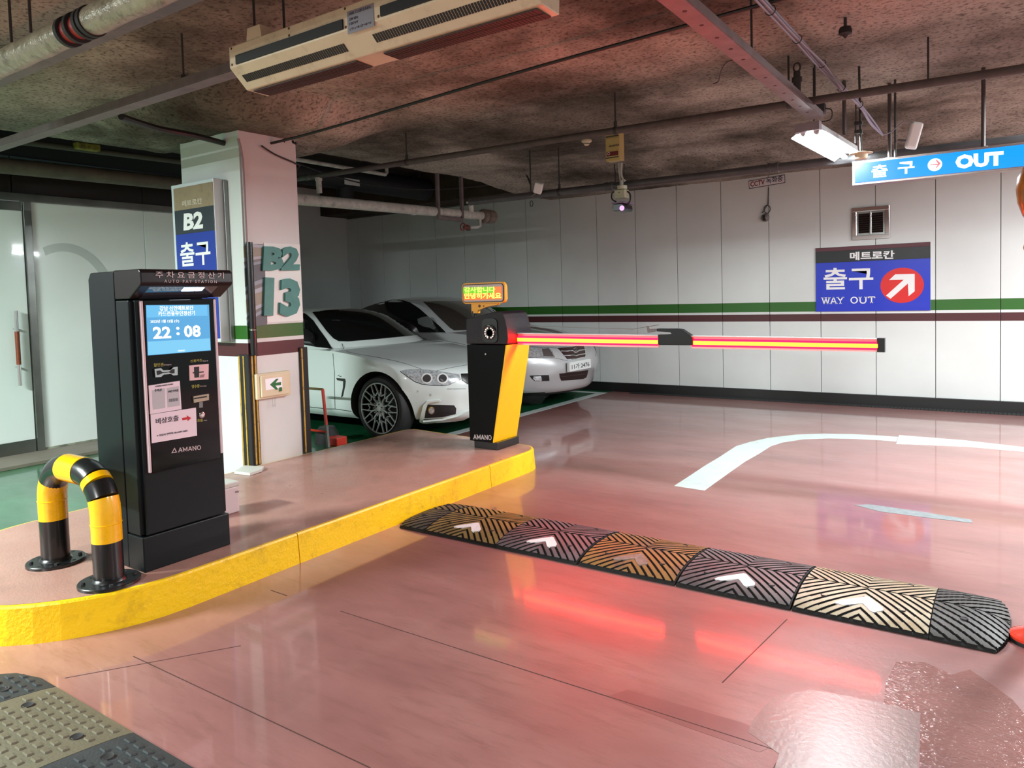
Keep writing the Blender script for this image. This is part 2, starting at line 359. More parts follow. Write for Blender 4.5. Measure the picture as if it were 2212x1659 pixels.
for n in range(-1, 25):
    x0 = -10.178+PW*n; x1 = x0+PW-.007
    if n == -1: x0 = -10.5
    if x0 > 4.4: break
    b = MB(); b.box(x0, x1, 9.82, 9.838, .13, 3.0, .003); obj('panel', b, M_wall, wall_back)
b = MB(); b.box(-10.5, 4.5, 9.785, 9.838, 0, .132, .004)
struct('baseboard_back', b, mat('black skirting', (.006, .006, .006), .5))
g = thing('drain_grate', 'narrow black mesh drain along the foot of the white panel wall', 'drain', (-2, 9.72, 0))
b = MB(); b.box(-4.6, 3.5, 9.66, 9.78, .001, .004); obj('channel', b, M_dark, g)
b = MB()
for i in range(200): x = -4.58+i*.04; b.box(x, x+.006, 9.662, 9.778, .004, .009)
for k in range(4): y = 9.662+k*.037; b.box(-4.6, 3.5, y, y+.006, .004, .009)
obj('mesh', b, mat('drain mesh', (.05, .05, .05), .5, .5), g, kind='stuff')
# end wall of the parking bay and return wall
M_plain = mat('plain pale wall', rgb(205, 214, 210), .5, noise=.05, nscale=1.5)
b = MB(); b.box(-10.7, -10.5, 5.5, 9.98, 0, 3.6); b.box(-10.5, -10.47, 5.5, 9.82, 0, 2.05); struct('wall_left', b, M_plain)
b = MB(); b.box(-10.7, -8.19, 5.5, 5.6, 0, 3.6); struct('wall_return', b, M_plain)
# ------------------------------------------------------------------ glazed lobby wall
M_frost = mat('frosted white glazing', rgb(226, 236, 233), .18, coat=.6, noise=.04, nscale=1.2)
M_frame = mat('dull steel frame', (.22, .235, .22), .25, .9, noise=.3, nscale=4)
XG = -8.19
b = MB(); b.box(-8.35, XG-.03, -4.5, 5.5, 2.62, 3.6); b.box(-8.35, XG-.03, -4.5, 5.5, 0, .02)
wg = struct('wall_lobby', b, mat('dark lobby fascia', rgb(52, 56, 58), .3, .2))
for y0, y1 in ((-4.4, -.2), (-.19, 1.99), (2.0, 3.25), (3.26, 4.575), (4.58, 5.48)):
    b = MB(); b.box(XG-.025, XG-.012, y0, y1, 2.84, 3.0, .002); obj('fascia_panel', b, mat('blue grey fascia', rgb(72, 86, 98), .3), wg)
    b = MB(); b.box(XG-.02, XG-.008, y0, y1, 2.63, 2.835, .002); obj('fascia_panel', b, mat('brown black fascia', rgb(30, 27, 22), .3), wg)
b = MB(); b.box(XG-.06, XG+.035, -4.4, 5.5, 2.555, 2.632, .004); b.box(XG-.06, XG+.03, 3.335, 3.405, 0, 2.56, .004); b.box(XG-.06, XG+.03, 1.9, 1.97, 0, 2.56, .004)
struct('trim_1', b, M_frame)
b = MB(); b.box(XG-.03, XG, 3.41, 4.572, .05, 2.555, .003); win = struct('window_1', b, M_frost, label='frosted fixed glass panel')
b = MB(); b.box(XG-.03, XG, 4.58, 5.5, .05, 2.555, .003); struct('window_2', b, M_frost)
b = MB(); b.box(XG-.02, XG+.012, 3.405, 5.5, 0, .055, .003); struct('baseboard_lobby', b, mat('stained stone skirting', rgb(140, 145, 128), .7, noise=.35, nscale=9, dirt=rgb(40, 40, 30), dscale=6, damt=.8))
M_grey_arc = mat('grey film print', rgb(188, 200, 196), .2, coat=.6)
# faint printed arc on the glass
def arc_px(cx, cy, rx, ry, a0, a1, wd, xx):
    P = []; n = 14
    for k in range(n+1):
        a = math.radians(a0+(a1-a0)*k/n); P.append((cx+rx*math.cos(a), cy-ry*math.sin(a), cx+(rx-wd)*math.cos(a), cy-(ry-wd)*math.sin(a)))
    return [[At(P[k][0], P[k][1], 'x', xx), At(P[k+1][0], P[k+1][1], 'x', xx), At(P[k+1][2], P[k+1][3], 'x', xx), At(P[k][2], P[k][3], 'x', xx)] for k in range(n)]
b = MB()
for q in arc_px(135, 690, 125, 165, 20, 110, 18, XG+.0015): b.slab(q, (1, 0, 0), .001)
obj('printed_arc', b, M_grey_arc, win)
b = MB(); b.box(XG-.03, XG, 1.975, 3.33, .16, 2.46, .003); door = struct('door_1', b, M_frost)
b = MB(); b.box(XG-.04, XG+.012, 1.975, 3.328, .02, .16, .004); b.box(XG-.04, XG+.012, 1.975, 3.328, 2.46, 2.55, .004); obj('door_rail', b, M_frame, door)
hy = 3.197
h = MB(); h.cyl((XG+.06, hy, .72), (XG+.06, hy, .93), .017, 14); h.cyl((XG+.06, hy, 1.26), (XG+.06, hy, 1.465), .017, 14)
for z in (.905, 1.285): h.cyl((XG, hy, z), (XG+.06, hy, z), .012, 10)
h = obj('door_handle', h, M_chrome, door, label='steel pull handle with wooden grip')
b = MB(); b.cyl((XG+.06, hy, .93), (XG+.06, hy, 1.26), .021, 14); obj('wooden_grip', b, mat('red brown wood', rgb(120, 52, 22), .4, noise=.2, nscale=30), h)
b = MB(); b.box(-8.25, -7.62, -4.4, 5.5, 0, .035, .004); struct('trim_2', b, mat('grey brown threshold', rgb(124, 116, 104), .6, noise=.12, nscale=5))
# ------------------------------------------------------------------ pillar
M_pil = banded('white pillar with green and maroon bands', [(0, WP), (1.038, MR), (1.152, WP), (1.186, GR), (1.29, WP)])
b = MB(); b.box(-5.82, -5.02, 3.6, 4.16, 0, 2.97, .006)
pil = struct('column', b, M_pil, label='square white pillar with green and maroon painted bands')
XP = -5.02
b = MB(); b.box(XP, XP+.006, 3.79, 4.155, 1.31, 1.96, .001); obj('number_panel', b, mat('bright white panel', rgb(232, 240, 236), .4), pil)
def wavemat():
    m = bpy.data.materials.new('grey wavy poster print'); m.use_nodes = True; nt = m.node_tree; N = nt.nodes; L = nt.links
    g = N.new('ShaderNodeNewGeometry'); wv = N.new('ShaderNodeTexWave'); wv.bands_direction = 'Z'; wv.inputs['Scale'].default_value = .75; wv.inputs['Distortion'].default_value = 3.5; wv.inputs['Detail'].default_value = .4; wv.inputs['Detail Scale'].default_value = 2.5
    L.new(g.outputs['Position'], wv.inputs['Vector']); r = N.new('ShaderNodeValToRGB'); r.color_ramp.interpolation = 'CONSTANT'; e = r.color_ramp.elements
    for i, (p, c) in enumerate([(0, rgb(96, 106, 112)), (.25, rgb(150, 166, 178)), (.45, rgb(122, 124, 122)), (.65, rgb(178, 192, 202)), (.85, rgb(158, 156, 140))]):
        q = e[i] if i < 2 else e.new(p)
        q.position = p; q.color = (*c, 1)
    L.new(wv.outputs['Fac'], r.inputs[0]); L.new(r.outputs[0], N['Principled BSDF'].inputs['Base Color']); return m
b = MB(); b.box(XP, XP+.008, 3.598, 3.785, 1.29, 1.945, .001); obj('poster', b, wavemat(), pil, label='grey wavy patterned poster')
LT = mat('dark letter side', rgb(24, 62, 62), .6)
textpx('B2', (567, 585), (646, 584), (570, 532), 'x', XP+.008, M_teal, pil, name='letter', bold=.055, depth=.022, italic=.06, label='teal raised letters')
textpx('13', (570, 683), (647, 684), (572, 598), 'x', XP+.008, M_teal, pil, name='letter', bold=.055, depth=.022, italic=.08, label='teal raised numerals')
def guard_strip(y0, y1, ztop, label, wrap):
    g = thing('corner_guard', label, 'corner guard', (XP, (y0+y1)/2, .17), 'rubber corner guards on the pillar')
    b = MB(); b.box(XP+.001, XP+.018, y0, y1, .172, ztop, .004)
    if wrap: b.box(XP-.11, XP+.018, y0-.017, y0-.001, .0, ztop, .004)
    obj('rubber_strip', b, M_dark, g)
    k = 2 if wrap else 1
    for i in range(k):
        yy = y0+.012+i*(y1-y0-.036); b = MB(); b.box(XP+.018, XP+.022, yy, yy+.014, .18, ztop-.01, .001); obj('yellow_stripe', b, mat('dull yellow tape', rgb(196, 158, 60), .5, dirt=rgb(60, 50, 30), dscale=20, damt=.7), g)
    if wrap:
        for xx in (XP-.10, XP-.045): b = MB(); b.box(xx, xx+.015, y0-.021, y0-.017, .02, ztop-.01, .001); obj('yellow_stripe', b, MATS['dull yellow tape'], g)
guard_strip(3.598, 3.665, 1.065, 'split black and yellow corner guard behind the pay machine', True)
guard_strip(4.095, 4.178, 1.085, 'black and yellow corner guard on the pillar edge beside the white car', False)
# conduit on the pillar
b = MB(); b.tube([(XP+.02, 3.585, 2.76), (XP+.02, 3.60, 2.7), (XP+.02, 3.615, 2.6), (XP+.02, 3.617, 2.4), (XP+.02, 3.617, 1.94)], .011, 8)
cd = obj('conduit', b, mat('grey flexible conduit', rgb(150, 140, 142), .5)); tag(cd, 'thin grey conduit running down the pillar above the wavy poster', 'conduit')
g = thing('downpipe', 'black pipe strapped down the front of the white pillar', 'pipe', (XP+.03, 3.63, 1.07))
b = MB(); b.cyl((XP+.035, 3.63, 1.06), (XP+.035, 3.63, 1.955), .026, 16); obj('pipe', b, M_black, g)
b = MB(); b.lathe([(.028, -.008), (.031, 0), (.028, .008)], (XP+.035, 3.63, 1.265), (0, 0, 1), 16); obj('clamp', b, M_chrome, g)
# ------------------------------------------------------------------ exit light on the pillar
g = thing('exit_light', 'cream emergency exit light with green arrow low on the white pillar', 'exit sign', (XP, 3.79, .7))
b = MB(); b.box(XP+.001, XP+.05, 3.63, 3.96, .70, .905, .006); b.prism([(3.66, .715), (3.93, .715), (3.93, .89), (3.66, .89)], 'x', XP+.05, XP+.068, .008); obj('housing', b, M_cream, g)
a0, a1 = At(574, 843, 'x', XP+.07), At(609, 814, 'x', XP+.07)
b = MB(); b.box(XP+.069, XP+.071, a0.y, a1.y, a0.z, a1.z, .0005); pn = obj('panel', b, mat('lit white exit panel', rgb(225, 225, 228), .3, emit=rgb(225, 225, 230), es=.25), g)
M_green = mat('green print', rgb(12, 110, 52), .5)
b = MB(); P = [(583, 831), (597, 818), (602, 818), (595, 827), (607, 825), (607, 832), (595, 833), (601, 841), (596, 842)]
b.slab([At(*p, 'x', XP+.0712) for p in P], (1, 0, 0), .0008); obj('arrow', b, M_green, pn)
b = MB(); b.slab([At(*p, 'x', XP+.0712) for p in ((603, 837), (609, 836), (609, 845), (603, 846))], (1, 0, 0), .0008); obj('running_figure_mark', b, M_green, pn)
b = MB(); b.lathe([(.001, .004), (.006, .003), (.007, 0)], At(617, 838, 'x', XP+.05), (1, 0, 0), 10); obj('pilot_lamp', b, mat('green pilot lamp', (.2, .8, .1), .3, emit=(.3, 1, .1), es=2), g)
for xx in (589, 594):
    p = At(xx, 856, 'x', XP+.04); q = At(xx, 874, 'x', XP+.04); b = MB(); b.tube([p, q], .0015, 6); b.tube([q+Vector((0, .008*math.cos(t*PI/4), -.008+.008*math.sin(t*PI/4))) for t in range(8)], .0015, 6, closed=True); obj('pull_cord', b, mat('grey cord', (.4, .4, .38), .6), g)
# ------------------------------------------------------------------ sign box on the pillar
XS = -5.2; Yf = At(460, 384, 'x', XS).y; XL = At(369, 401, 'y', Yf).x; zt = At(460, 384, 'x', XS).z
g = thing('sign_box', 'tall white light box with floor and exit panels on the pillar', 'sign', (XS-.25, Yf+.05, 1.17))
b = MB(); b.box(XL, XS, Yf, 3.598, 1.17, zt, .006); obj('housing', b, mat('white sign housing', rgb(205, 216, 220), .35, noise=.05, nscale=6), g)
b = MB(); b.box(XS, XS+.02, Yf+.08, 3.599, 1.168, zt-.01, .003); obj('side_trim', b, mat('dull steel edge', (.25, .26, .26), .4, .6), g)
fx0, fx1 = XL+.04, XS-.005
def band(p, q, z0, z1, nm, m, lab=None):
    b = MB(); b.box(fx0, fx1, Yf-.004, Yf, z0, z1, .0008); return obj(nm, b, m, g, label=lab)
z1 = At(416, 450.5, 'y', Yf).z; z2 = At(420, 503, 'y', Yf).z
band(0, 0, z1, zt-.03, 'sign_panel', mat('tan sign panel', rgb(150, 134, 108), .4, noise=.12, nscale=7, dirt=rgb(100, 86, 66), dscale=14, damt=.5), 'faded tan panel with cracked print')
band(0, 0, z2, z1, 'sign_panel', mat('charcoal sign panel', rgb(44, 54, 62), .3), 'charcoal panel')
band(0, 0, 1.2, z2, 'sign_panel', mat('blue sign panel', rgb(24, 58, 160), .3), 'blue panel')
textpx('메트로칸', (394, 447), (437, 440), (394, 434), 'y', Yf-.0045, mat('pale faded print', rgb(200, 192, 172), .5), g, bold=.02)
textpx('B2', (398, 498), (440, 493), (398, 461), 'y', Yf-.0045, M_white, g, bold=.045, italic=.06)
textpx('출구', (391, 577), (456, 571), (391, 525), 'y', Yf-.0045, M_white, g, bold=.018)
# ------------------------------------------------------------------ island with kerb
IX = -3.33; IL = -5.0; KH = .172
def island_outline():
    P = []; cx, cy, r = (IX+IL)/2, 1.99, (IX-IL)/2
    for k in range(0, 25): a = PI+PI*k/24; P.append((cx+r*math.cos(a), cy+r*math.sin(a)))
    P += [(IX, y) for y in (2.3, 2.655, 3.2, 3.8, 4.495, 5.02)]
    for k in range(1, 7): a = (PI/2*.96)*k/6; P.append((IX-.17+.17*math.cos(a), 5.03+.24*math.sin(a)))
    P += [(-3.9, 5.31), (-4.5, 5.37)]
    for k in range(0, 5): a = PI/2+PI/2*k/4; P.append((IL+.10+.10*math.cos(a), 5.32+.10*math.sin(a)))
    P += [(IL, 4.2), (IL, 3.0)]
    return P
OUT = island_outline()
g = thing('kerb_island', 'raised pink island with a yellow painted kerb around it', 'traffic island', (-4.1, 3.2, 0))
M_itop = mat('pink brown island coating', rgb(172, 132, 120), .38, noise=.10, nscale=2.5, coat=.15, dirt=rgb(120, 98, 88), dscale=1.3, damt=.55, bump=.2, bscale=70, rvar=.12)
b = MB(); n = len(OUT); cxm, cym = -4.165, 3.2
ins = []
for i in range(n):
    a, c, d = Vector(OUT[i-1]), Vector(OUT[i]), Vector(OUT[(i+1) % n]); t = (d-a).normalized(); nn = Vector((-t.y, t.x)); ins.append(tuple(c+nn*.022))
b.prism(ins, 'z', 0, KH); obj('deck', b, M_itop, g)
M_kerb = mat('chipped yellow kerb paint', rgb(248, 206, 12), .38, coat=.1, noise=.05, nscale=4, dirt=rgb(130, 92, 30), dscale=9, damt=.35, bump=.5, bscale=34)
def kerb(i0, i1):
    idx = [i % n for i in range(i0, i1+1)]; b = MB(); o = []; q = []
    for i in idx: o.append(Vector(OUT[i])); q.append(Vector(ins[i])+(Vector(ins[i])-Vector(OUT[i]))*-.08)
    k = len(idx)
    for arr_ in (o, q):
        d0 = (arr_[1]-arr_[0]).normalized()*.003; d1 = (arr_[-2]-arr_[-1]).normalized()*.003; arr_[0] = arr_[0]+d0; arr_[-1] = arr_[-1]+d1
    rows = []
    for j in range(k):
        dn = (o[j]-q[j]).normalized()
        rows.append([b.b.verts.new((*(o[j]+dn*.012), 0)), b.b.verts.new((*o[j], KH-.012)), b.b.verts.new((*(o[j]-dn*.006), KH-.002)), b.b.verts.new((*q[j], KH-.001)), b.b.verts.new((*q[j], 0))])
    for j in range(k-1):
        for t in range(4):
            f = b.face([rows[j][t], rows[j+1][t], rows[j+1][t+1], rows[j][t+1]])
    b.face(rows[0]); b.face(rows[-1][::-1]); obj('kerbstone', b, M_kerb, g)
iy = {round(p[1], 3): i for i, p in enumerate(OUT) if abs(p[0]-IX) < 1e-4}
kerb(2, 12); kerb(12, iy[2.655]); kerb(iy[2.655], iy[4.495]); kerb(iy[4.495], iy[5.02]+9); kerb(iy[5.02]+9, n-1); kerb(n-1, n+2)
# ------------------------------------------------------------------ pay machine
mx0, my0, my1, mz = -3.50, 1.868, 2.342, .172
pm = thing('pay_station', 'tall black parking pay machine with a lit blue clock screen', 'pay machine', (-3.69, 2.1, mz))
M_body = mat('charcoal powder coat', (.006, .009, .010), .36, spec=.22)
b = MB(); b.prism([(-3.895, 1.62), (-3.87, 1.652), (-3.645, 1.652), (-3.645, .172), (-3.895, .172)], 'y', my0, my1, .006); obj('rear_housing', b, M_body, pm)
b = MB(); b.box(-3.638, mx0-.02, my0, my1, .352, 1.507, .006); b.box(mx0-.022, mx0, my0+.022, my1-.022, .352, 1.507, .004); obj('front_door', b, M_body, pm)
b = MB(); b.box(-3.642, mx0+.001, my0-.001, my1+.001, mz, .346, .005); obj('plinth', b, M_body, pm)
b = MB(); b.prism([(-3.638, 1.513), (-3.505, 1.513), (-3.405, 1.572), (-3.393, 1.585), (-3.395, 1.640), (-3.410, 1.653), (-3.638, 1.655)], 'y', my0-.002, my1+.018, .006)
cap = obj('canopy', b, mat('brown black gloss canopy', (.012, .008, .009), .3, spec=.3), pm)
b = MB(); b.prism([(-3.508, 1.5105), (-3.41, 1.568), (-3.412, 1.571), (-3.510, 1.5135)], 'y', my0+.05, my1-.06); obj('canopy_lens', b, mat('smoked canopy lens', (.03, .04, .05), .06, coat=1), cap)
b = MB(); b.prism([(-3.445, 1.546), (-3.417, 1.562), (-3.419, 1.565), (-3.447, 1.549)], 'y', 2.10, 2.21); obj('canopy_lamp', b, mat('white canopy led', (1, 1, 1), .3, emit=(.8, .88, 1), es=14), cap)
M_silk = mat('silver print', rgb(200, 186, 186), .4)
textpx('주 차 요 금 정 산 기', (336, 600.5), (483.5, 602), (336, 586), 'x', -3.392, M_silk, cap, bold=.01, depth=.001)
textpx('A U T O   P A Y   S T A T I O N', (355, 610.5), (468, 611.5), (355, 604), 'x', -3.392, M_silk, cap, bold=.0, depth=.001)
b = MB(); b.box(mx0+.0005, mx0+.012, 1.926, 2.302, .655, 1.505, .003); gl = obj('front_glass', b, M_blackgl, pm)
fx = mx0+.0125
for y in (1.909, 2.303):
    b = MB(); b.box(mx0, mx0+.017, y, y+.012, .66 if y < 2 else .68, 1.502, .003); obj('trim_bar', b, mat('pale trim bar', rgb(214, 196, 200), .3), pm)
def face(nm, px_, m, par, x=fx, t=.002, **k):
    b = MB(); b.slab([At(*p, 'x', x) for p in px_], (1, 0, 0), t); return obj(nm, b, m, par, **k)
sE = .86
scr = face('screen', ((315, 659), (451, 658), (455, 757), (319, 768)), mat('lit blue screen', (0, 0, 0), .2, emit=rgb(92, 172, 226), es=sE), pm, label='lit blue display')
face('screen_band', ((316, 660), (447, 659), (448.5, 682), (317, 686)), mat('lit pale blue band', (0, 0, 0), .2, emit=rgb(112, 196, 244), es=sE), scr, x=fx+.002, t=.0005)
face('screen_band', ((319, 738), (453, 731), (455, 756), (320, 767)), mat('lit light blue band', (0, 0, 0), .2, emit=rgb(130, 208, 248), es=sE), scr, x=fx+.002, t=.0005)
M_lit = mat('lit white pixels', (0, 0, 0), .2, emit=(1, 1, 1), es=1.15)
textpx('강남 신안메트로칸', (345, 671.5), (418, 670), (345, 661), 'x', fx+.0027, M_lit, scr, bold=.02, depth=.0004)
textpx('카드전용무인정산기', (342, 683), (421, 681), (342, 672.5), 'x', fx+.0027, M_lit, scr, bold=.02, depth=.0004)
textpx('2022년 1월 12일 (수)', (325, 699), (387, 697.5), (325, 691), 'x', fx+.0027, M_lit, scr, bold=.015, depth=.0004)
textpx('22', (331, 732), (370, 730.5), (331, 706), 'x', fx+.0027, M_lit, scr, bold=.03, depth=.0004)
textpx('08', (398, 729), (434, 728), (398, 702.5), 'x', fx+.0027, M_lit, scr, bold=.03, depth=.0004)
textpx(':', (381, 724), (388.5, 724), (381, 706), 'x', fx+.0027, M_lit, scr, bold=.03, depth=.0004)
textpx('AMANO', (384, 760), (400, 759), (384, 756), 'x', fx+.0027, M_lit, scr, bold=.0, depth=.0004)
M_gold = mat('dull gold print', rgb(150, 146, 52), .5)
textpx('할인권', (332, 792.5), (353, 791), (332, 785), 'x', fx, M_gold, pm); textpx('Coupon', (354, 790.5), (370, 789.5), (354, 786.5), 'x', fx, M_silk, pm, bold=0)
textpx('신용카드', (411, 783), (437, 781), (411, 777), 'x', fx, M_gold, pm); textpx('Card', (438, 781), (449, 780.5), (438, 778), 'x', fx, M_silk, pm, bold=0)
textpx('영수증', (414, 839), (431, 837), (414, 831.5), 'x', fx, M_gold, pm); textpx('Receipt', (433, 836), (446, 835), (433, 833), 'x', fx, M_silk, pm, bold=0)
textpx('호출', (426, 911.5), (438, 910.5), (426, 905.5), 'x', fx, M_gold, pm); textpx('Help', (440, 909.5), (447, 909), (440, 907), 'x', fx, M_silk, pm, bold=0)
cs = face('coupon_slot', ((331, 797), (345, 795), (350, 800), (366, 799), (372, 793), (381, 792), (381, 810), (372, 811), (366, 807.5), (351, 809), (345, 814), (333, 815)), M_chrome, pm, t=.012, label='chrome coupon slot')
face('slot_mouth', ((338, 801), (346, 800), (351, 804), (365, 803), (372, 797.5), (377, 797), (377, 806), (371, 807), (365, 804.5), (351, 806), (345, 809), (339, 810)), M_black, cs, x=fx+.012, t=.0008)
cr = face('card_reader', ((408, 789.5), (449.5, 786), (449, 819), (409, 822)), mat('pale pink plate', rgb(226, 190, 192), .35), pm, t=.006, label='pale pink card reader plate')
face('card_slot', ((419, 793), (430, 792), (430, 815), (420, 816)), M_black, cr, x=fx+.006, t=.001); face('card_slot', ((417, 804), (440, 802), (440, 804.5), (417, 806.5)), M_black, cr, x=fx+.007, t=.001)
face('card_mark', ((433, 810), (442, 808), (440, 815), (431, 816)), mat('brown grey mark', rgb(150, 120, 120), .5), cr, x=fx+.006, t=.001)
rc = face('receipt_slot', ((416, 856), (449, 850.5), (449, 864), (417, 870)), mat('worn bronze metal', rgb(168, 160, 138), .35, .6), pm, t=.010, label='receipt slot'); face('slot_mouth', ((419, 859.5), (447, 855), (447, 858), (419, 862.5)), M_black, rc, x=fx+.010, t=.001)
face('receipt_mark', ((430, 869), (438, 868), (438, 880), (430, 881)), mat('grey print', rgb(120, 124, 124), .5), pm, t=.001)
c = At(436, 896.5, 'x', fx); b = MB(); b.lathe([(.0001, .008), (.009, .008), (.013, .004), (.016, .003), (.016, 0)], c, (1, 0, 0), 20); obj('help_button', b, M_chrome, pm, label='round metal call button')
M_paper = mat('white paper', rgb(232, 218, 226), .5)
p1 = face('paper_notice', ((320.5, 833), (388, 822.5), (392, 884), (324, 895)), M_paper, pm, x=fx, t=.0012, label='white notice showing two tickets')
for q in (((328, 843), (356, 838.5), (357, 881), (330, 885)), ((360, 838), (386, 834), (388.5, 876), (362, 880))): face('printed_ticket', q, mat('grey ticket print', rgb(186, 188, 192), .6), p1, x=fx+.0013, t=.0004)
textpx('주차권', (334, 847), (349, 845), (334, 841), 'x', fx+.0018, mat('dark print', rgb(60, 60, 70), .5), p1, bold=0); textpx('2시간 주차권', (363, 848.5), (385, 845.5), (363, 843.5), 'x', fx+.0018, MATS['dark print'], p1, bold=.01)
textpx('※주차권을 투입하여 주십시오', (335, 836.5), (374, 831), (335, 833.5), 'x', fx+.0018, MATS['dark print'], p1, bold=0)
for k in range(9): x = 365+k*2.3; face('barcode_bar', ((x, 862-k*.3), (x+1.1, 861.8-k*.3), (x+1.2, 868.3-k*.3), (x+.1, 868.5-k*.3)), MATS['dark print'], p1, x=fx+.0018, t=.0004)
p2 = face('paper_notice', ((325, 895.5), (423, 880.5), (425.5, 941), (327.5, 957.5)), M_paper, pm, x=fx+.001, t=.0014, label='white notice with a red arrow')
textpx('비상호출', (337, 917), (386, 909), (337, 904), 'x', fx+.0026, MATS['dark print'], p2, bold=.01)
textpx('※ 응답시 연락처: 02-6207-5682', (339, 943.5), (405, 932), (339, 939), 'x', fx+.0026, MATS['dark print'], p2, bold=0)
M_red = mat('red print', rgb(196, 30, 40), .5)
face('red_arrow', ((393, 903), (404, 901), (403, 897), (413, 903), (405, 910), (405, 906), (394, 908)), M_red, p2, x=fx+.0026, t=.0004)
serifpx('AMANO', (384, 977.5), (434, 971.5), (384, 967), 'x', fx, M_silk, pm, wt=.17); tri = ((370, 979), (382, 977), (377, 967))
P = [At(*p, 'x', fx) for p in tri]; cc = sum(P, Vector())/3; b = MB()
for i in range(3): a, c = P[i], P[(i+1) % 3]; b.slab([a, c, cc+(c-cc)*.6, cc+(a-cc)*.6], (1, 0, 0), .0015)
obj('triangle_mark', b, M_silk, pm)
# ------------------------------------------------------------------ yellow and black hoop guard
hg = thing('hoop_barrier', 'black and yellow steel hoop bollard in front of the pay machine', 'bollard', (-3.8, 1.72, KH))
AX, BX, HY, R_ = -4.07, -3.535, 1.715, .066
zc, rb = .685, .18
path = [Vector((AX, HY, .172)), Vector((AX, HY, .30)), Vector((AX, HY, .42)), Vector((AX, HY, zc-rb))]
for k in range(1, 9): a = PI-PI/2*k/8; path.append(Vector((AX+rb+rb*math.cos(a), HY, zc-rb+rb*math.sin(a))))
m1 = len(path)-1
for k in range(0, 9): a = PI/2-PI/2*k/8; path.append(Vector((BX-rb+rb*math.cos(a), HY, zc-rb+rb*math.sin(a))))
path += [Vector((BX, HY, .40)), Vector((BX, HY, .30)), Vector((BX, HY, .172))]
def seg(P, m, lab=None, r=R_, nm='pipe_section'):
    b = MB(); b.tube(P, r, 28); obj(nm, b, m, hg, label=lab)
B2_ = mat('bright yellow wrap', rgb(250, 190, 6), .22, coat=.6, dirt=rgb(200, 140, 10), dscale=30, damt=.3)
seg([path[0], Vector((AX, HY, .40))], M_black); seg([Vector((AX, HY, .40)), Vector((AX, HY, .45)), path[3], path[4], path[5], path[6]], B2_, r=R_+.001)
seg(path[6:m1+1], M_black, r=R_+.0005); seg([path[m1], path[m1+1]], B2_, r=R_+.002)
q = path[m1+1:m1+10]
seg(q[0:4], M_black, r=R_+.0005); seg(q[3:5], B2_, r=R_+.002); seg(q[4:7], M_black, r=R_+.0005)
seg(q[6:9]+[Vector((BX, HY, .45)), Vector((BX, HY, .375))], B2_, r=R_+.001); seg([Vector((BX, HY, .375)), path[-1]], M_black)
for (x, z) in ((AX, .50), (BX, .46)):
    b = MB(); b.lathe([(R_+.0005, -.003), (R_+.004, 0), (R_+.0005, .003)], (x, HY, z), (0, 0, 1), 28); obj('tape_edge', b, B2_, hg)
for x in (AX, BX):
    b = MB(); b.lathe([(.001, .016), (.062, .016), (.132, .016), (.135, .013), (.135, 0), (.001, 0)], (x, HY, KH), (0, 0, 1), 36); fl = obj('base_flange', b, M_black, hg)
    b = MB(); b.lathe([(R_, .030), (R_+.008, .020), (R_+.010, .016)], (x, HY, KH), (0, 0, 1), 28); obj('weld_collar', b, M_black, fl)
    for k in range(8):
        a = PI/8+k*PI/4; b = MB(); c = (x+.108*math.cos(a), HY+.108*math.sin(a), KH+.016)
        b.lathe([(.001, .009 if k % 2 else .001), (.009, .009 if k % 2 else .001), (.010, 0)], c, (0, 0, 1), 6 if k % 2 else 14); obj('bolt' if k % 2 else 'bolt_hole', b, M_dark, fl)
# ------------------------------------------------------------------ barrier
bt = thing('barrier_gate', 'black and yellow parking barrier cabinet at the island tip', 'barrier', (-3.7, 5.1, KH))
by0, by1 = 4.95, 5.295
prof = [(.235, -3.618), (.40, -3.585), (.60, -3.545), (.80, -3.505), (.95, -3.475), (1.065, -3.455)]
b = MB(); b.prism([(-3.872, .235)]+[(x-.016, z) for z, x in prof]+[(-3.872, 1.065)], 'y', by0, by1, .004)
obj('cabinet', b, mat('gloss black cabinet', (.003, .003, .003), .38, spec=.1), bt)
b = MB(); b.prism([(x-.015, z) for z, x in prof]+[(x, z) for z, x in prof[::-1]], 'y', by0+.005, by1+.005, .003)
obj('front_cover', b, mat('amber yellow cover', rgb(252, 190, 8), .35, coat=.3), bt, label='curved yellow front cover')
b = MB(); b.box(-3.835, -3.585, by0+.012, by1-.01, KH, .236, .004); obj('base', b, M_black, bt)
b = MB(); b.prism([(-3.875, 1.07), (-3.452, 1.07), (-3.440, 1.12), (-3.445, 1.20), (-3.463, 1.28), (-3.482, 1.325), (-3.505, 1.342), (-3.56, 1.345), (-3.872, 1.285)], 'y', by0-.002, by1+.01, .008)
hd = obj('head_cover', b, mat('brown black head', (.014, .008, .011), .4, spec=.25, bump=.35, bscale=260), bt)
cc = At(1059, 719, 'y', by0-.004)
b = MB(); b.prism(rrect(cc.x, cc.z+.02, .155, .20, .035), 'y', by0-.012, by0-.002, .003); cp = obj('sensor_plate', b, mat('sensor plate', (.012, .009, .010), .3, coat=.3), hd)
b = MB(); b.lathe([(.001, 0), (.030, 0), (.052, .004), (.056, .008), (.058, 0)], (cc.x, by0-.012, cc.z), (0, -1, 0), 26); obj('lens', b, mat('dark lens', (.03, .02, .02), .1, coat=1), cp)
b = MB(); P = [Vector((cc.x+.062*math.cos(math.radians(a)), by0-.013-.022*max(0, math.sin(math.radians(a))), cc.z+.062*math.sin(math.radians(a)))) for a in range(-15, 200, 12)]; b.tube(P, .007, 8); obj('hood', b, MATS['sensor plate'], cp)
M_ledw = mat('pale led bead', rgb(235, 220, 215), .3, emit=rgb(255, 235, 225), es=.5)
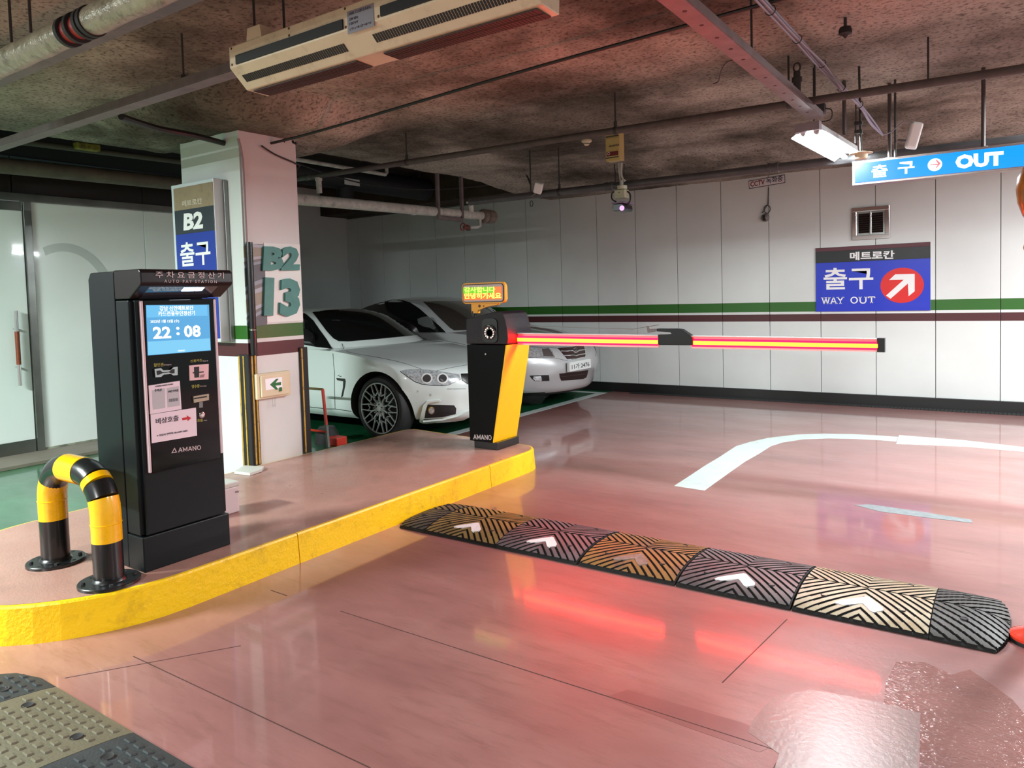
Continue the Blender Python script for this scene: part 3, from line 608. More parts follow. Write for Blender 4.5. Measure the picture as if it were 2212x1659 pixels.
for k in range(14):
    a = 2*PI*k/14+.2
    if abs(math.degrees(a) % 360-270) < 12 or abs(math.degrees(a) % 360-90) < 10: continue
    b = MB(); b.lathe([(.001, .005), (.0065, .003), (.0075, 0)], (cc.x+.043*math.cos(a), by0-.0125-.006, cc.z+.043*math.sin(a)), (0, -1, 0), 8); obj('led_bead', b, M_ledw, cp)
b = MB(); c = At(1049, 765, 'y', by0-.001); b.lathe([(.001, .004), (.008, .004), (.009, 0)], (c.x, by0, c.z), (0, -1, 0), 14); obj('key_lock', b, M_chrome, bt)
serifpx('AMANO', (1022, 949), (1062, 951), (1022, 938), 'y', by0-.0008, M_silk, bt, wt=.16)
# arm
AY = 5.10
ax0, ax1 = -3.44, At(1912, 745, 'y', AY).x
p0, p1 = At(1420, 740, 'y', AY).x, At(1497, 740, 'y', AY).x
arm = thing('boom_gate', 'lowered barrier boom glowing red along its whole length', 'barrier boom', (-2, AY, 1.1))
za0, zb0 = At(1142, 745, 'y', AY).z, At(1142, 719.5, 'y', AY).z
za1, zb1 = At(1905, 760, 'y', AY).z, At(1905, 731.5, 'y', AY).z
def zz(x, t): k = (x-ax0)/(ax1-ax0); return (za0+(za1-za0)*k)*(1-t)+(zb0+(zb1-zb0)*k)*t
M_armp = mat('pinkish acrylic profile', rgb(214, 160, 168), .35, coat=.4)
M_armr = mat('frosted clear acrylic lip', rgb(236, 214, 214), .3, coat=.3)
M_led = mat('red led strip', (.3, 0, 0), .4, emit=(1.0, .0003, .002), es=88)
M_core = mat('overdriven led core', (.3, .1, 0), .4, emit=(1.0, .018, .0015), es=52)
def qbox(b, x0, x1, y0, y1, t0, t1):
    v = [(x, y, zz(x, t)) for x in (x0, x1) for y in (y0, y1) for t in (t0, t1)]
    b.add(v, [(0, 1, 3, 2), (4, 6, 7, 5), (0, 4, 5, 1), (2, 3, 7, 6), (0, 2, 6, 4), (1, 5, 7, 3)])
def hexa(b, x0, x1, sec):
    v = [(x, y, zz(x, t)) for x in (x0, x1) for y, t in sec]; b.add(v, [(0, 1, 2, 3), (4, 5, 6, 7), (0, 4, 5, 1), (1, 5, 6, 2), (2, 6, 7, 3), (3, 7, 4, 0)])
for (x0, x1) in ((ax0, p0+.01), (p1-.01, ax1-.04)):
    b = MB(); qbox(b, x0, x1, AY-.002, AY+.022, .0, .93); obj('arm_profile', b, M_armp, arm)
    b = MB(); qbox(b, x0, x1, AY-.013, AY+.026, .93, 1.0); obj('top_lip', b, mat('bright white lip', rgb(240, 232, 234), .3), arm)
    b = MB(); qbox(b, x0, x1, AY-.007, AY-.0022, .0, .12); obj('lower_lip', b, M_armr, arm)
    b = MB(); hexa(b, x0, x1, [(AY-.0021, .13), (AY-.013, .27), (AY-.013, .62), (AY-.0021, .76)]); st = obj('led_strip', b, M_led, arm)
    b = MB(); hexa(b, x0, x1, [(AY-.0131, .29), (AY-.0150, .32), (AY-.0150, .57), (AY-.0131, .60)]); obj('led_core', b, M_core, st)
b = MB(); qbox(b, ax1-.045, ax1, AY-.014, AY+.03, -.02, 1.03); obj('end_cap', b, M_black, arm)
b = MB(); P = [(1421, 723), (1421, 745.5), (1497, 746), (1497, 733), (1491, 724), (1472, 711.5), (1462, 710), (1418, 710), (1418, 716), (1448, 717), (1454, 723)]
b.prism([(At(*p, 'y', AY-.02).x, At(*p, 'y', AY-.02).z) for p in P], 'y', AY-.022, AY+.034, .003); jt = obj('folding_joint', b, M_black, arm, label='black folding elbow joint')
b = MB(); P = [(1397, 704), (1402, 704), (1405, 711), (1417, 710), (1417, 716), (1400, 719)]; b.prism([(At(*p, 'y', AY).x, At(*p, 'y', AY).z) for p in P], 'y', AY-.008, AY+.008, .001); obj('wire_bracket', b, M_galv, arm)
b = MB(); b.tube([At(1140, 703.5, 'y', AY), At(1240, 707.5, 'y', AY), At(1367, 711, 'y', AY), At(1385, 708, 'y', AY), At(1424, 701.5, 'y', AY)], .0022, 6); obj('lifting_wire', b, mat('steel wire', (.35, .33, .33), .35, .8), arm)
# LED message sign on the barrier
SY = 5.0
ms = thing('message_sign', 'small yellow roadside message board with glowing green and orange lines above the barrier cabinet', 'display', (-3.75, SY, 1.3))
c0 = At(1043.5, 633, 'y', SY); sw, sh = .455, .178
b = MB(); b.prism(rrect(c0.x, c0.z, sw, sh, .035), 'y', SY, SY+.035, .006); hs = obj('housing', b, mat('mustard yellow housing', rgb(226, 150, 30), .4, coat=.2), ms)
b = MB(); b.prism(rrect(c0.x, c0.z, sw-.022, sh-.022, .028), 'y', SY-.004, SY+.001); obj('dark_bezel', b, mat('dark red brown bezel', rgb(52, 10, 10), .3), ms)
b = MB(); b.prism(rrect(c0.x, c0.z, sw-.036, sh-.036, .022), 'y', SY-.007, SY-.003); obj('pale_bezel', b, mat('pale grey bezel', rgb(180, 160, 160), .4), ms)
a = At(1001.5, 648.5, 'y', SY-.008); c = At(1083, 618.5, 'y', SY-.008)
b = MB(); b.box(a.x, c.x, SY-.009, SY-.006, a.z, c.z); sc2 = obj('led_panel', b, mat('glowing led panel', (0, 0, 0), .3, emit=(.86, .19, .03), es=1), ms)
b = MB(); b.box(a.x, a.x+(c.x-a.x)*.82, SY-.0095, SY-.009, a.z+(c.z-a.z)*.52, c.z); obj('led_panel_upper', b, mat('glowing green rows', (0, 0, 0), .3, emit=(.18, .62, .01), es=1), sc2)
textpx('감사합니다', (1003, 631.5), (1070, 631), (1003, 620), 'y', SY-.0097, mat('lit yellow green', (0, 0, 0), .3, emit=(.75, 1.0, .15), es=1.3), sc2, bold=.03)
textpx('안녕히가세요', (1003, 646), (1083, 645), (1003, 633), 'y', SY-.0097, mat('lit warm yellow', (0, 0, 0), .3, emit=(1.3, .95, .12), es=1.5), sc2, bold=.03)
b = MB(); P = [(1016, 655), (1074, 655), (1072, 659), (1050, 663), (1030, 670), (1030, 677), (1017, 677)]; b.prism([(At(*p, 'y', SY).x, At(*p, 'y', SY).z) for p in P], 'y', SY+.01, SY+.05, .002); br = obj('bracket', b, MATS['mustard yellow housing'], ms)
for px_, r in ((1036, .012), (1045, .006)):
    c = At(px_, 661, 'y', SY+.01); b = MB(); b.lathe([(.001, .0), (r, .0), (r, -.002)], (c.x, SY+.0085, c.z), (0, 1, 0), 14); obj('bracket_hole', b, mat('brown hole', rgb(90, 60, 30), .7), br)
c = At(1024, 677, 'y', SY+.03); b = MB(); b.cyl((c.x, SY+.03, 1.302), (c.x, SY+.03, c.z+.02), .022, 14); obj('post', b, M_black, ms)
b = MB(); b.tube([At(1048, 664, 'y', SY+.03), At(1066, 676, 'y', SY+.04)], .005, 8); obj('lead', b, M_cable, ms)
# ------------------------------------------------------------------ rubber speed bump
BY0, BW, BHt = 3.405, .575, .050
def bh(v): t = abs(v/BW*2-1); return .012+BHt*max(0, 1-t**2.2)**.8
def rubber(name, col, d2, amt):
    return mat(name, col, .5, noise=.18, nscale=11, dirt=d2, dscale=5, damt=amt)
M_groove = mat('black rubber groove', (.006, .006, .006), .8)
SEAM = [-3.05, -2.507, -1.947, -1.390, -.834, -.291]
def bump_mesh(L, capd=0, cell=.0047, per=.047):
    nx = max(4, round(L/cell)); ny = round(BW/cell); V = []; F = []; MI = []
    def inside(x, v):
        if not capd: return True
        xx = x if capd > 0 else L-x; k = xx-(L-.16)
        if k <= 0: return True
        return (k/.16)**2+(abs(v-BW/2)/(BW/2))**2*.55 <= 1.0
    idx = {}
    def H(x, v):
        h = bh(v)
        if capd:
            xx = x if capd > 0 else L-x; k = max(0, (xx-(L-.22))/.22); h *= math.sqrt(max(.02, 1-k*k*.9))
        return h
    def top(x, v):
        u = abs(x-L/2) if not capd else (x if capd > 0 else L-x)*.8+.02
        vv = v if v < BW/2 else BW-v
        p = ((vv+u)/per) % 1
        edge = abs(v-BW/2) < .006
        return (p < .64) and not edge
    g = [[None]*(ny+1) for _ in range(nx+1)]
    def vert(i, j, up):
        k = (i, j, up)
        if k not in idx:
            x, v = L*i/nx, BW*j/ny; idx[k] = len(V); V.append((x, v, H(x, v)+(0 if up else -.0065)))
        return idx[k]
    for i in range(nx):
        for j in range(ny):
            x, v = L*(i+.5)/nx, BW*(j+.5)/ny
            if not inside(x, v): continue
            rim = x < .004 or x > L-.004 or v < .008 or v > BW-.008
            t = top(x, v) and not rim
            F.append((vert(i, j, t), vert(i+1, j, t), vert(i+1, j+1, t), vert(i, j+1, t))); MI.append(0 if t else 1)
            if t:
                for (ii, jj, a, c) in ((i-1, j, (i, j+1), (i, j)), (i+1, j, (i+1, j), (i+1, j+1)), (i, j-1, (i, j), (i+1, j)), (i, j+1, (i+1, j+1), (i, j+1))):
                    x2, v2 = L*(ii+.5)/nx, BW*(jj+.5)/ny
                    if not (0 <= ii < nx and 0 <= jj < ny and inside(x2, v2)) or not top(x2, v2) or x2 < .004 or x2 > L-.004 or v2 < .008 or v2 > BW-.008:
                        F.append((vert(*a, True), vert(*a, False), vert(*c, False), vert(*c, True))); MI.append(1)
    # skirt down to the floor along open edges
    ed = {}
    for f in F[:]:
        for a, c in zip(f, f[1:]+f[:1]): ed[(a, c)] = 1
    for (a, c) in list(ed):
        if (c, a) not in ed and V[a][2] < .08:
            i = len(V); V.append((V[a][0], V[a][1], 0)); V.append((V[c][0], V[c][1], 0)); F.append((a, i, i+1, c)); MI.append(1)
    me = bpy.data.meshes.new('segment'); me.from_pydata(V, [], F); me.polygons.foreach_set('material_index', MI); me.update(); return me
sb = thing('speed_bump', 'black and yellow ribbed rubber speed bump across the pink lane', 'speed bump', (-1.7, 3.7, 0))
cols = [('black grey end rubber', rgb(74, 70, 66), rgb(40, 36, 34), .6), ('worn yellow brown rubber', rgb(132, 112, 66), rgb(84, 78, 76), .85), ('dark grey rubber', rgb(104, 94, 98), rgb(62, 56, 60), .6),
        ('worn ochre rubber', rgb(140, 106, 60), rgb(92, 78, 74), .8), ('black rubber', rgb(92, 90, 92), rgb(56, 56, 58), .6), ('light washed worn yellow rubber', rgb(178, 168, 140), rgb(140, 112, 66), .7), ('charcoal end rubber', rgb(60, 62, 58), rgb(40, 42, 40), .5)]  # cream piece is worn yellow with reflected light put into its colour
base_me = bump_mesh(.548); capR = bump_mesh(.285, 1); capL = bump_mesh(.260, -1)
refl_m = [mat('white reflector', rgb(236, 236, 238), .35, noise=.06, nscale=30), mat('dull grey reflector', rgb(128, 120, 112), .5, noise=.3, nscale=30), mat('silver reflector', rgb(214, 216, 216), .25, .3, noise=.25, nscale=30)]
for k in range(7):
    mm = rubber(*cols[k])
    if k == 0: me = capL.copy(); x0 = -3.05-.262
    elif k == 6: me = capR.copy(); x0 = -.289
    else: me = base_me.copy(); x0 = SEAM[k-1]+.001
    me.transform(Matrix.Translation((x0, BY0, .001)))
    o = obj('segment', me, [mm, M_groove], sb, sharp=0, label={0: 'dark end piece', 5: 'cream yellow piece', 6: 'rounded charcoal end piece'}.get(k, ('yellow brown piece' if k in (1, 3) else 'black piece')))
    if 0 < k < 6:
        L = .548; b = MB()
        def pt(u, v, e): return b.b.verts.new((x0+L/2+u, BY0+v, bh(v)+e))
        PL = [(-.105, .085), (-.09, .105), (.008, .185), (.022, .182), (.085, .115), (.088, .095), (.055, .072), (.040, .078), (.004, .122), (-.07, .080)]
        q = [(0, 1, 8, 9), (1, 2, 8), (2, 3, 8), (3, 4, 7, 8), (4, 5, 6, 7)]
        A = [pt(*p, .0035) for p in PL]; B = [pt(*p, -.004) for p in PL]
        for f in q: b.face([A[i] for i in f])
        for i in range(10): b.face([A[i], B[i], B[(i+1) % 10], A[(i+1) % 10]])
        obj('reflector', b, refl_m[{3: 1, 5: 2}.get(k, 0)], o, label='grey broken reflector' if k == 3 else None)
    for (u, v) in (((-.16, .13), (.16, .13), (-.16, BW-.13), (.16, BW-.13)) if 0 < k < 6 else ((0, .16), (0, BW-.16))):
        cx = x0+(.274 if 0 < k < 6 else .12)+u; b = MB(); b.lathe([(.001, .001), (.012, .001), (.015, .003), (.016, -.004)], (cx, BY0+v, bh(v)), (0, 0, 1), 10); obj('bolt_hole', b, M_dark, o)
# ------------------------------------------------------------------ studded rubber ramp in the near corner
rp = thing('rubber_ramp', 'studded khaki and dark rubber ramp plates in the near corner of the lane', 'ramp', (-2.5, .9, 0))
RY1, RW = 1.268, .62
def rh(d): return .006+.042*min(1, max(0, d/.30))**.75
def ramp_plate(x0, x1, m, cap, lab):
    b = MB(); ny = 14; nx = 8
    def xl(v): return x0+(.16*(1-math.sqrt(max(0, 1-(max(0, .16-v)/.16)**2))) if cap else 0)
    G = [[b.b.verts.new(((xl(RW*j/ny)*(1-i/nx)+x1*i/nx), RY1-RW*j/ny, rh(RW*j/ny))) for j in range(ny+1)] for i in range(nx+1)]
    for i in range(nx):
        for j in range(ny):
            f = b.face([G[i][j], G[i][j+1], G[i+1][j+1], G[i+1][j]])
            if f: f.smooth = True
    rim = [G[i][0] for i in range(nx+1)]+[G[nx][j] for j in range(1, ny+1)]+[G[i][ny] for i in range(nx-1, -1, -1)]+[G[0][j] for j in range(ny-1, 0, -1)]
    low = [b.b.verts.new((v.co.x, v.co.y, 0)) for v in rim]
    for i in range(len(rim)): b.face([rim[i], rim[(i+1) % len(rim)], low[(i+1) % len(rim)], low[i]])
    holes = [(x0+.10, .14), (x1-.10, .14), (x0+.10, .45), (x1-.10, .45)]
    r = 0; y = .03
    while y < RW-.03:
        x = x0+.03+(.029 if r % 2 else 0)
        while x < x1-.045:
            if x > xl(y)+.02 and all(math.hypot(x+.017-hx, y-hy) > .034 for hx, hy in holes):
                z = rh(y); z2 = rh(y+.022); v = [(x, RY1-y, z-.002), (x+.036, RY1-y, z-.002), (x+.036, RY1-y-.022, z2-.002), (x, RY1-y-.022, z2-.002), (x+.003, RY1-y-.003, z+.005), (x+.033, RY1-y-.003, z+.005), (x+.033, RY1-y-.019, z2+.005), (x+.003, RY1-y-.019, z2+.005)]
                b.add(v, [(4, 5, 6, 7), (0, 1, 5, 4), (1, 2, 6, 5), (2, 3, 7, 6), (3, 0, 4, 7)])
            x += .058
        y += .040; r += 1
    o = obj('plate', b, m, rp, label=lab)
    for hx, hy in holes:
        c = MB(); c.lathe([(.001, .0015), (.015, .0015), (.020, .004), (.023, -.003)], (hx, RY1-hy, rh(hy)), (0, 0, 1), 16); obj('bolt_hole', c, M_dark, o)
M_kh = mat('worn khaki rubber', rgb(104, 99, 80), .6, noise=.12, nscale=5, bump=.2, bscale=90); M_dk = mat('slate rubber', rgb(52, 58, 60), .6, noise=.2, nscale=6, bump=.2, bscale=90)
ramp_plate(-3.36, -3.078, M_dk, True, 'dark rounded end plate'); ramp_plate(-3.074, -2.508, M_kh, False, 'khaki plate'); ramp_plate(-2.504, -1.94, M_dk, False, 'dark plate')
ramp_plate(-1.936, -1.37, M_kh, False, 'khaki plate')
# ------------------------------------------------------------------ small things on the ground
b = MB(); b.prism([tuple(At(*p, 'z', KH).xy) for p in ((506, 1024), (527, 1011), (570, 1013), (566, 1019), (540, 1028))], 'z', KH+.001, KH+.022, .002)
tag(obj('junction_box_lid', b, mat('off white plastic lid', rgb(206, 212, 204), .5)), 'flat white plastic junction box lid lying at the foot of the pillar corner', 'board')  # loose lid of a junction box
wb_ = thing('plastic_box', 'small white plastic box standing on the island behind the pay machine', 'box', (-4.08, 2.65, KH))
b = MB(); b.box(-4.16, -4.0, 2.52, 2.755, KH+.001, KH+.165, .008); obj('body', b, mat('greyish white plastic', rgb(206, 198, 200), .5), wb_)
b = MB(); b.box(-4.165, -3.995, 2.515, 2.76, KH+.165, KH+.195, .006); obj('lid', b, mat('pale lid', rgb(200, 204, 196), .45), wb_)
textpx('CCTV', (508, 1065), (516, 1064), (508, 1061), 'x', -3.9995, MATS['dark print'], wb_, bold=0)
fs = thing('folding_sign', 'red folding stand with a grey taped leg between the pillar and the white car', 'folding stand', (-5.72, 5.0, 0))
M_redp = mat('faded red plastic', rgb(206, 52, 34), .45, noise=.1, nscale=8)
T_ = At(697, 841, 'y', 4.98); Bm = At(705, 918, 'y', 4.93); Bt = At(709, 966, 'z', .0)
b = MB(); b.tube([T_, Bm], .016, 4); obj('leg', b, M_redp, fs); b = MB(); b.tube([Bm, Bt], .019, 4); obj('leg_tape', b, mat('grey tape', rgb(140, 136, 132), .5), fs, label='grey taped lower leg')
T2 = T_+Vector((-.42, 0, .0)); b = MB(); b.tube([T2, Vector((Bt.x-.46, 4.93, 0.0))], .016, 4); obj('leg', b, M_redp, fs)
b = MB(); b.tube([T_, T2], .014, 6); obj('top_rail', b, mat('khaki rail', rgb(110, 96, 60), .5), fs)
a = At(706, 933, 'y', 4.93); b = MB(); b.tube([a, a+Vector((-.44, 0, 0))], .012, 6); obj('lower_rail', b, M_redp, fs)
b = MB(); c0 = At(708, 968, 'z', 0); c1 = At(741, 962, 'z', 0); b.box(c0.x-.12, c1.x, 5.02, 5.16, .0, .085, .01); obj('weight_block', b, M_redp, fs)
b = MB(); b.lathe([(.001, .17), (.08, .17), (.12, .10), (.13, .0), (.001, 0)], (c0.x-.22, 5.12, 0.0), (0, 0, 1), 18); obj('sandbag', b, M_dark, fs, label='black weight bag')
c = At(2241, 1386, 'z', .0)
lb = thing('lane_bollard', 'orange bollard base bolted to the floor just past the end of the speed bump', 'bollard', (c.x, c.y, 0))
M_or = mat('glossy orange plastic', rgb(232, 70, 48), .2, coat=.8)
b = MB(); b.lathe([(.001, .05), (.045, .05), (.05, .045), (.085, .032), (.098, .022), (.10, .012)], (c.x, c.y, 0), (0, 0, 1), 30); b.cyl((c.x, c.y, .04), (c.x, c.y, .75), .038, 20); obj('post', b, M_or, lb)
b = MB(); b.lathe([(.10, .014), (.102, .006), (.102, .0), (.001, 0)], (c.x, c.y, 0), (0, 0, 1), 30); obj('base_ring', b, M_dark, lb)
for k in range(3):
    a = PI*.75+k*PI*2/3; b = MB(); b.lathe([(.001, .036), (.010, .034), (.011, .022)], (c.x+.074*math.cos(a), c.y+.074*math.sin(a), 0), (0, 0, 1), 8); obj('bolt', b, M_chrome, lb)
# ------------------------------------------------------------------ way out board, vent, small wall signs
WY = 9.8
wo = thing('way_out_board', 'blue wall board reading WAY OUT with a white arrow in a red disc', 'sign', (-1.43, WY, 1.16))
cx0, cx1 = At(1762, 600, 'y', WY).x, At(2010, 600, 'y', WY).x; zt_, zb_ = 1.953, 1.156
def brd(z0, z1, y0, y1, nm, m, **k):
    b = MB(); b.box(cx0, cx1, y0, y1, z0, z1, .001); return obj(nm, b, m, wo, **k)
brd(zb_, zt_, WY+.002, 9.8195, 'backing', mat('white board edge', rgb(210, 214, 216), .4)); H_ = zt_-zb_
brd(zt_-H_*.06, zt_, WY, WY+.002, 'printed_band', mat('dull maroon band', rgb(86, 36, 46), .4)); brd(zt_-H_*.238, zt_-H_*.06, WY, WY+.002, 'printed_band', mat('black band', rgb(14, 15, 20), .35)); brd(zb_, zt_-H_*.238, WY, WY+.002, 'printed_band', mat('deep blue band', rgb(10, 44, 190), .3, coat=.3))
def C7(x, y): return (1700+x/4.32, 400+y/4.32)
textpx('메트로칸', C7(587, 702), C7(1003, 688), C7(587, 624), 'y', WY-.0005, M_white, wo, bold=.03)
textpx('출구', C7(342, 978), C7(806, 970), C7(342, 775), 'y', WY-.0005, M_white, wo, bold=.018)
serifpx('WAY', C7(318, 1112), C7(535, 1108), C7(318, 1046), 'y', WY-.0005, M_white, wo, wt=.16); serifpx('OUT', C7(592, 1108), C7(824, 1104), C7(592, 1042), 'y', WY-.0005, M_white, wo, wt=.16)
c = At(*C7(1072, 935), 'y', WY); b = MB(); b.prism([(c.x+.229*math.cos(2*PI*k/40), c.z+.209*math.sin(2*PI*k/40)) for k in range(40)], 'y', WY-.0015, WY); rd = obj('red_disc', b, mat('bright red disc', rgb(214, 28, 26), .4), wo)
b = MB(); b.slab([At(*C7(*p), 'y', WY-.0015) for p in ((925, 1030), (1090, 882), (952, 886), (1010, 832), (1192, 828), (1192, 990), (1135, 1036), (1128, 918), (967, 1060))], (0, -1, 0), .001); obj('arrow', b, M_white, rd)
v0, v1 = At(1841, 450, 'y', 9.815), At(1922, 514, 'y', 9.815)
vt = thing('vent_louvre', 'square steel louvred vent set in the wall above the blue board', 'vent', ((v0.x+v1.x)/2, 9.8, v1.z))
b = MB(); fw_ = .05
for q in ((v0.x, v1.x, v0.z-fw_, v0.z), (v0.x, v1.x, v1.z, v1.z+fw_), (v0.x, v0.x+fw_, v1.z+fw_, v0.z-fw_), (v1.x-fw_, v1.x, v1.z+fw_, v0.z-fw_)): b.box(q[0], q[1], 9.79, 9.8195, q[2], q[3], .004)
obj('frame', b, M_chrome, vt)
b = MB(); b.box(v0.x+fw_, v1.x-fw_, 9.812, 9.82, v1.z+fw_, v0.z-fw_); obj('back_panel', b, M_steel, vt)
xm = (v0.x+v1.x)/2
for s in (0, 1):
    xa, xb = (v0.x+.07, xm-.014) if s == 0 else (xm+.014, v1.x-.07)
    for k in range(9):
        z = v1.z+.075+k*(v0.z-v1.z-.15)/9; b = MB(); b.prism([(9.812, z), (9.790, z+.004), (9.795, z+.010), (9.812, z+.026)], 'x', xa, xb); obj('slat', b, mat('dark louvre blade', rgb(62, 48, 46), .35, .6), vt)
b = MB(); b.box(xm-.010, xm+.010, 9.785, 9.812, v1.z+.06, v0.z-.06, .004); obj('mullion', b, M_chrome, vt)
cs_ = thing('camera_notice', 'narrow white notice reading CCTV high on the back wall', 'notice', (-2.66, 9.8, 2.8))
P = [At(*p, 'y', 9.812) for p in ((1618, 392), (1694, 378.5), (1695, 393.5), (1619, 406.5))]; b = MB(); b.slab(P, (0, 1, 0), .008); b2 = MB(); cc_ = sum(P, Vector())/4; b2.slab([cc_+(p-cc_)*1.03+Vector((0, .002, 0))+Vector((0, 0, .008 if p.z > cc_.z else -.008)) for p in P], (0, 1, 0), .005); obj('plate_edge', b2, mat('grey plate edge', rgb(90, 88, 90), .5), cs_); obj('plate', b, mat('white enamel plate', rgb(225, 222, 224), .4), cs_)
textpx('CCTV', (1621, 404), (1652, 398.5), (1621, 393), 'y', 9.811, mat('maroon print', rgb(120, 20, 30), .5), cs_, bold=.02)
textpx('녹화중', (1655, 397.5), (1691, 391), (1655, 384.5), 'y', 9.811, mat('navy print', rgb(20, 24, 60), .5), cs_, bold=.01)
dc = thing('dome_camera', 'little grey dome camera with looped cable on the back wall', 'camera', (-2.69, 9.8, 2.36))
c = At(1652, 470, 'y', 9.8); b = MB(); b.lathe([(.001, .055), (.03, .050), (.045, .035), (.052, .012), (.055, 0)], (c.x, 9.82, c.z), (0, -1, 0), 22); obj('housing', b, mat('grey dome plastic', rgb(120, 118, 112), .4), dc)
b = MB(); b.slab([At(*p, 'y', 9.762) for p in ((1647, 465), (1654, 464), (1652, 470), (1655, 477), (1648, 476))], (0, -1, 0), .002); obj('lens_slot', b, M_black, dc)
c = At(1657, 452, 'y', 9.79); b = MB(); b.tube([c+Vector((.05*math.cos(t*PI/6)*.8, .006*math.sin(t), .052*math.sin(t*PI/6))) for t in range(12)], .006, 6, closed=True); b.tube([At(1660, 405, 'y', 9.81), At(1659, 440, 'y', 9.81), At(1650, 455, 'y', 9.80), At(1646, 460, 'y', 9.80)], .006, 6); obj('cable', b, mat('grey black cable', (.05, .05, .045), .5), dc)
# ------------------------------------------------------------------ hanging OUT sign
OY = 6.25
hs_ = thing('hanging_sign', 'long lit blue hanging sign reading OUT with a red arrow disc', 'sign', (-.45, OY, 2.23))
def C6(x, y): return (1600+x/3.614, y/3.614)
a = At(1843, 400, 'y', OY); c = At(2211, 312, 'y', OY); zb2 = At(1845, 399, 'y', OY).z; zt2 = At(1843, 350.5, 'y', OY).z
b = MB(); b.box(a.x-.006, c.x+.025, OY, OY+.11, zb2-.006, zt2+.004, .004); obj('case', b, mat('bronze grey sign case', rgb(150, 140, 134), .4, .4), hs_)
b = MB(); b.box(a.x+.012, c.x+.008, OY-.004, OY+.002, zb2+.012, zt2-.014); lp = obj('lit_panel', b, mat('lit sky blue panel', (0, 0, 0), .3, emit=rgb(10, 132, 240), es=1.5), hs_)
M_litw = mat('lit white lettering', (0, 0, 0), .3, emit=(.94, .98, 1), es=1.6)
textpx('출', C6(1022, 1390), C6(1148, 1378), C6(1022, 1292), 'y', OY-.0045, M_litw, lp, bold=.022); textpx('구', C6(1226, 1362), C6(1358, 1350), C6(1226, 1268), 'y', OY-.0045, M_litw, lp, bold=.022)
c2 = At(*C6(1516, 1286), 'y', OY-.005); b = MB(); b.prism([(c2.x+.046*math.cos(2*PI*k/32), c2.z+.046*math.sin(2*PI*k/32)) for k in range(32)], 'y', OY-.006, OY-.004); dk = obj('white_disc', b, M_litw, lp)
b = MB(); b.slab([At(*C6(*p), 'y', OY-.0062) for p in ((1478, 1282), (1540, 1278), (1522, 1250), (1530, 1246), (1562, 1274), (1530, 1312), (1522, 1308), (1538, 1288), (1478, 1288))], (0, -1, 0), .0006); obj('arrow', b, mat('lit pink arrow', (0, 0, 0), .3, emit=rgb(240, 130, 140), es=1), dk)
textpx('OUT', C6(1676, 1322), C6(2052, 1290), C6(1676, 1212), 'y', OY-.0045, M_litw, lp, bold=.055)
def rod(name, label, p, q, r, cat='rod', m=M_rod, group=None):
    b = MB(); b.cyl(p, q, r, 10); return tag(obj(name, b, m), label, cat, group)
for i, (tp, btm) in enumerate((((1925, 180), (1922, 338)), ((2125, 140), (2124, 313)))):
    x = At(*btm, 'y', OY+.05).x; b = MB(); b.cyl((x, OY+.05, zt2), (x, OY+.05, 2.995), .014, 12); b.lathe([(.001, .01), (.03, .008), (.032, 0)], (x, OY+.05, zt2+.003), (0, 0, 1), 14); obj('hanger_pole', b, mat('brown grey pole', rgb(72, 62, 60), .5), hs_)
# ------------------------------------------------------------------ small amber lamp at the picture edge
c = At(2246, 405, 'y', 4.0)
al = thing('warning_lamp', 'amber warning lamp just showing under the lit blue sign', 'lamp', (c.x, c.y, c.z))
b = MB(); b.lathe([(.001, .115), (.03, .112), (.06, .095), (.082, .05), (.088, 0), (.082, -.06), (.062, -.12), (.04, -.15)], c, (0, 0, 1), 28); obj('amber_lens', b, mat('amber plastic lens', rgb(168, 104, 40), .25, coat=.5, noise=.3, nscale=26), al)
b = MB(); b.lathe([(.042, -.15), (.042, -.18), (.03, -.21)], c, (0, 0, 1), 20); obj('pink_collar', b, mat('pink collar', rgb(240, 96, 110), .4), al)
b = MB(); b.lathe([(.001, -.20), (.05, -.22), (.06, -.26), (.045, -.31), (.001, -.33)], c, (0, 0, 1), 20); obj('lower_bulb', b, mat('brown amber bulb', rgb(150, 98, 30), .3), al)
b = MB(); b.cyl((c.x, c.y, c.z+.11), (c.x, c.y, 2.99), .012, 8); obj('hanger', b, M_rod, al)
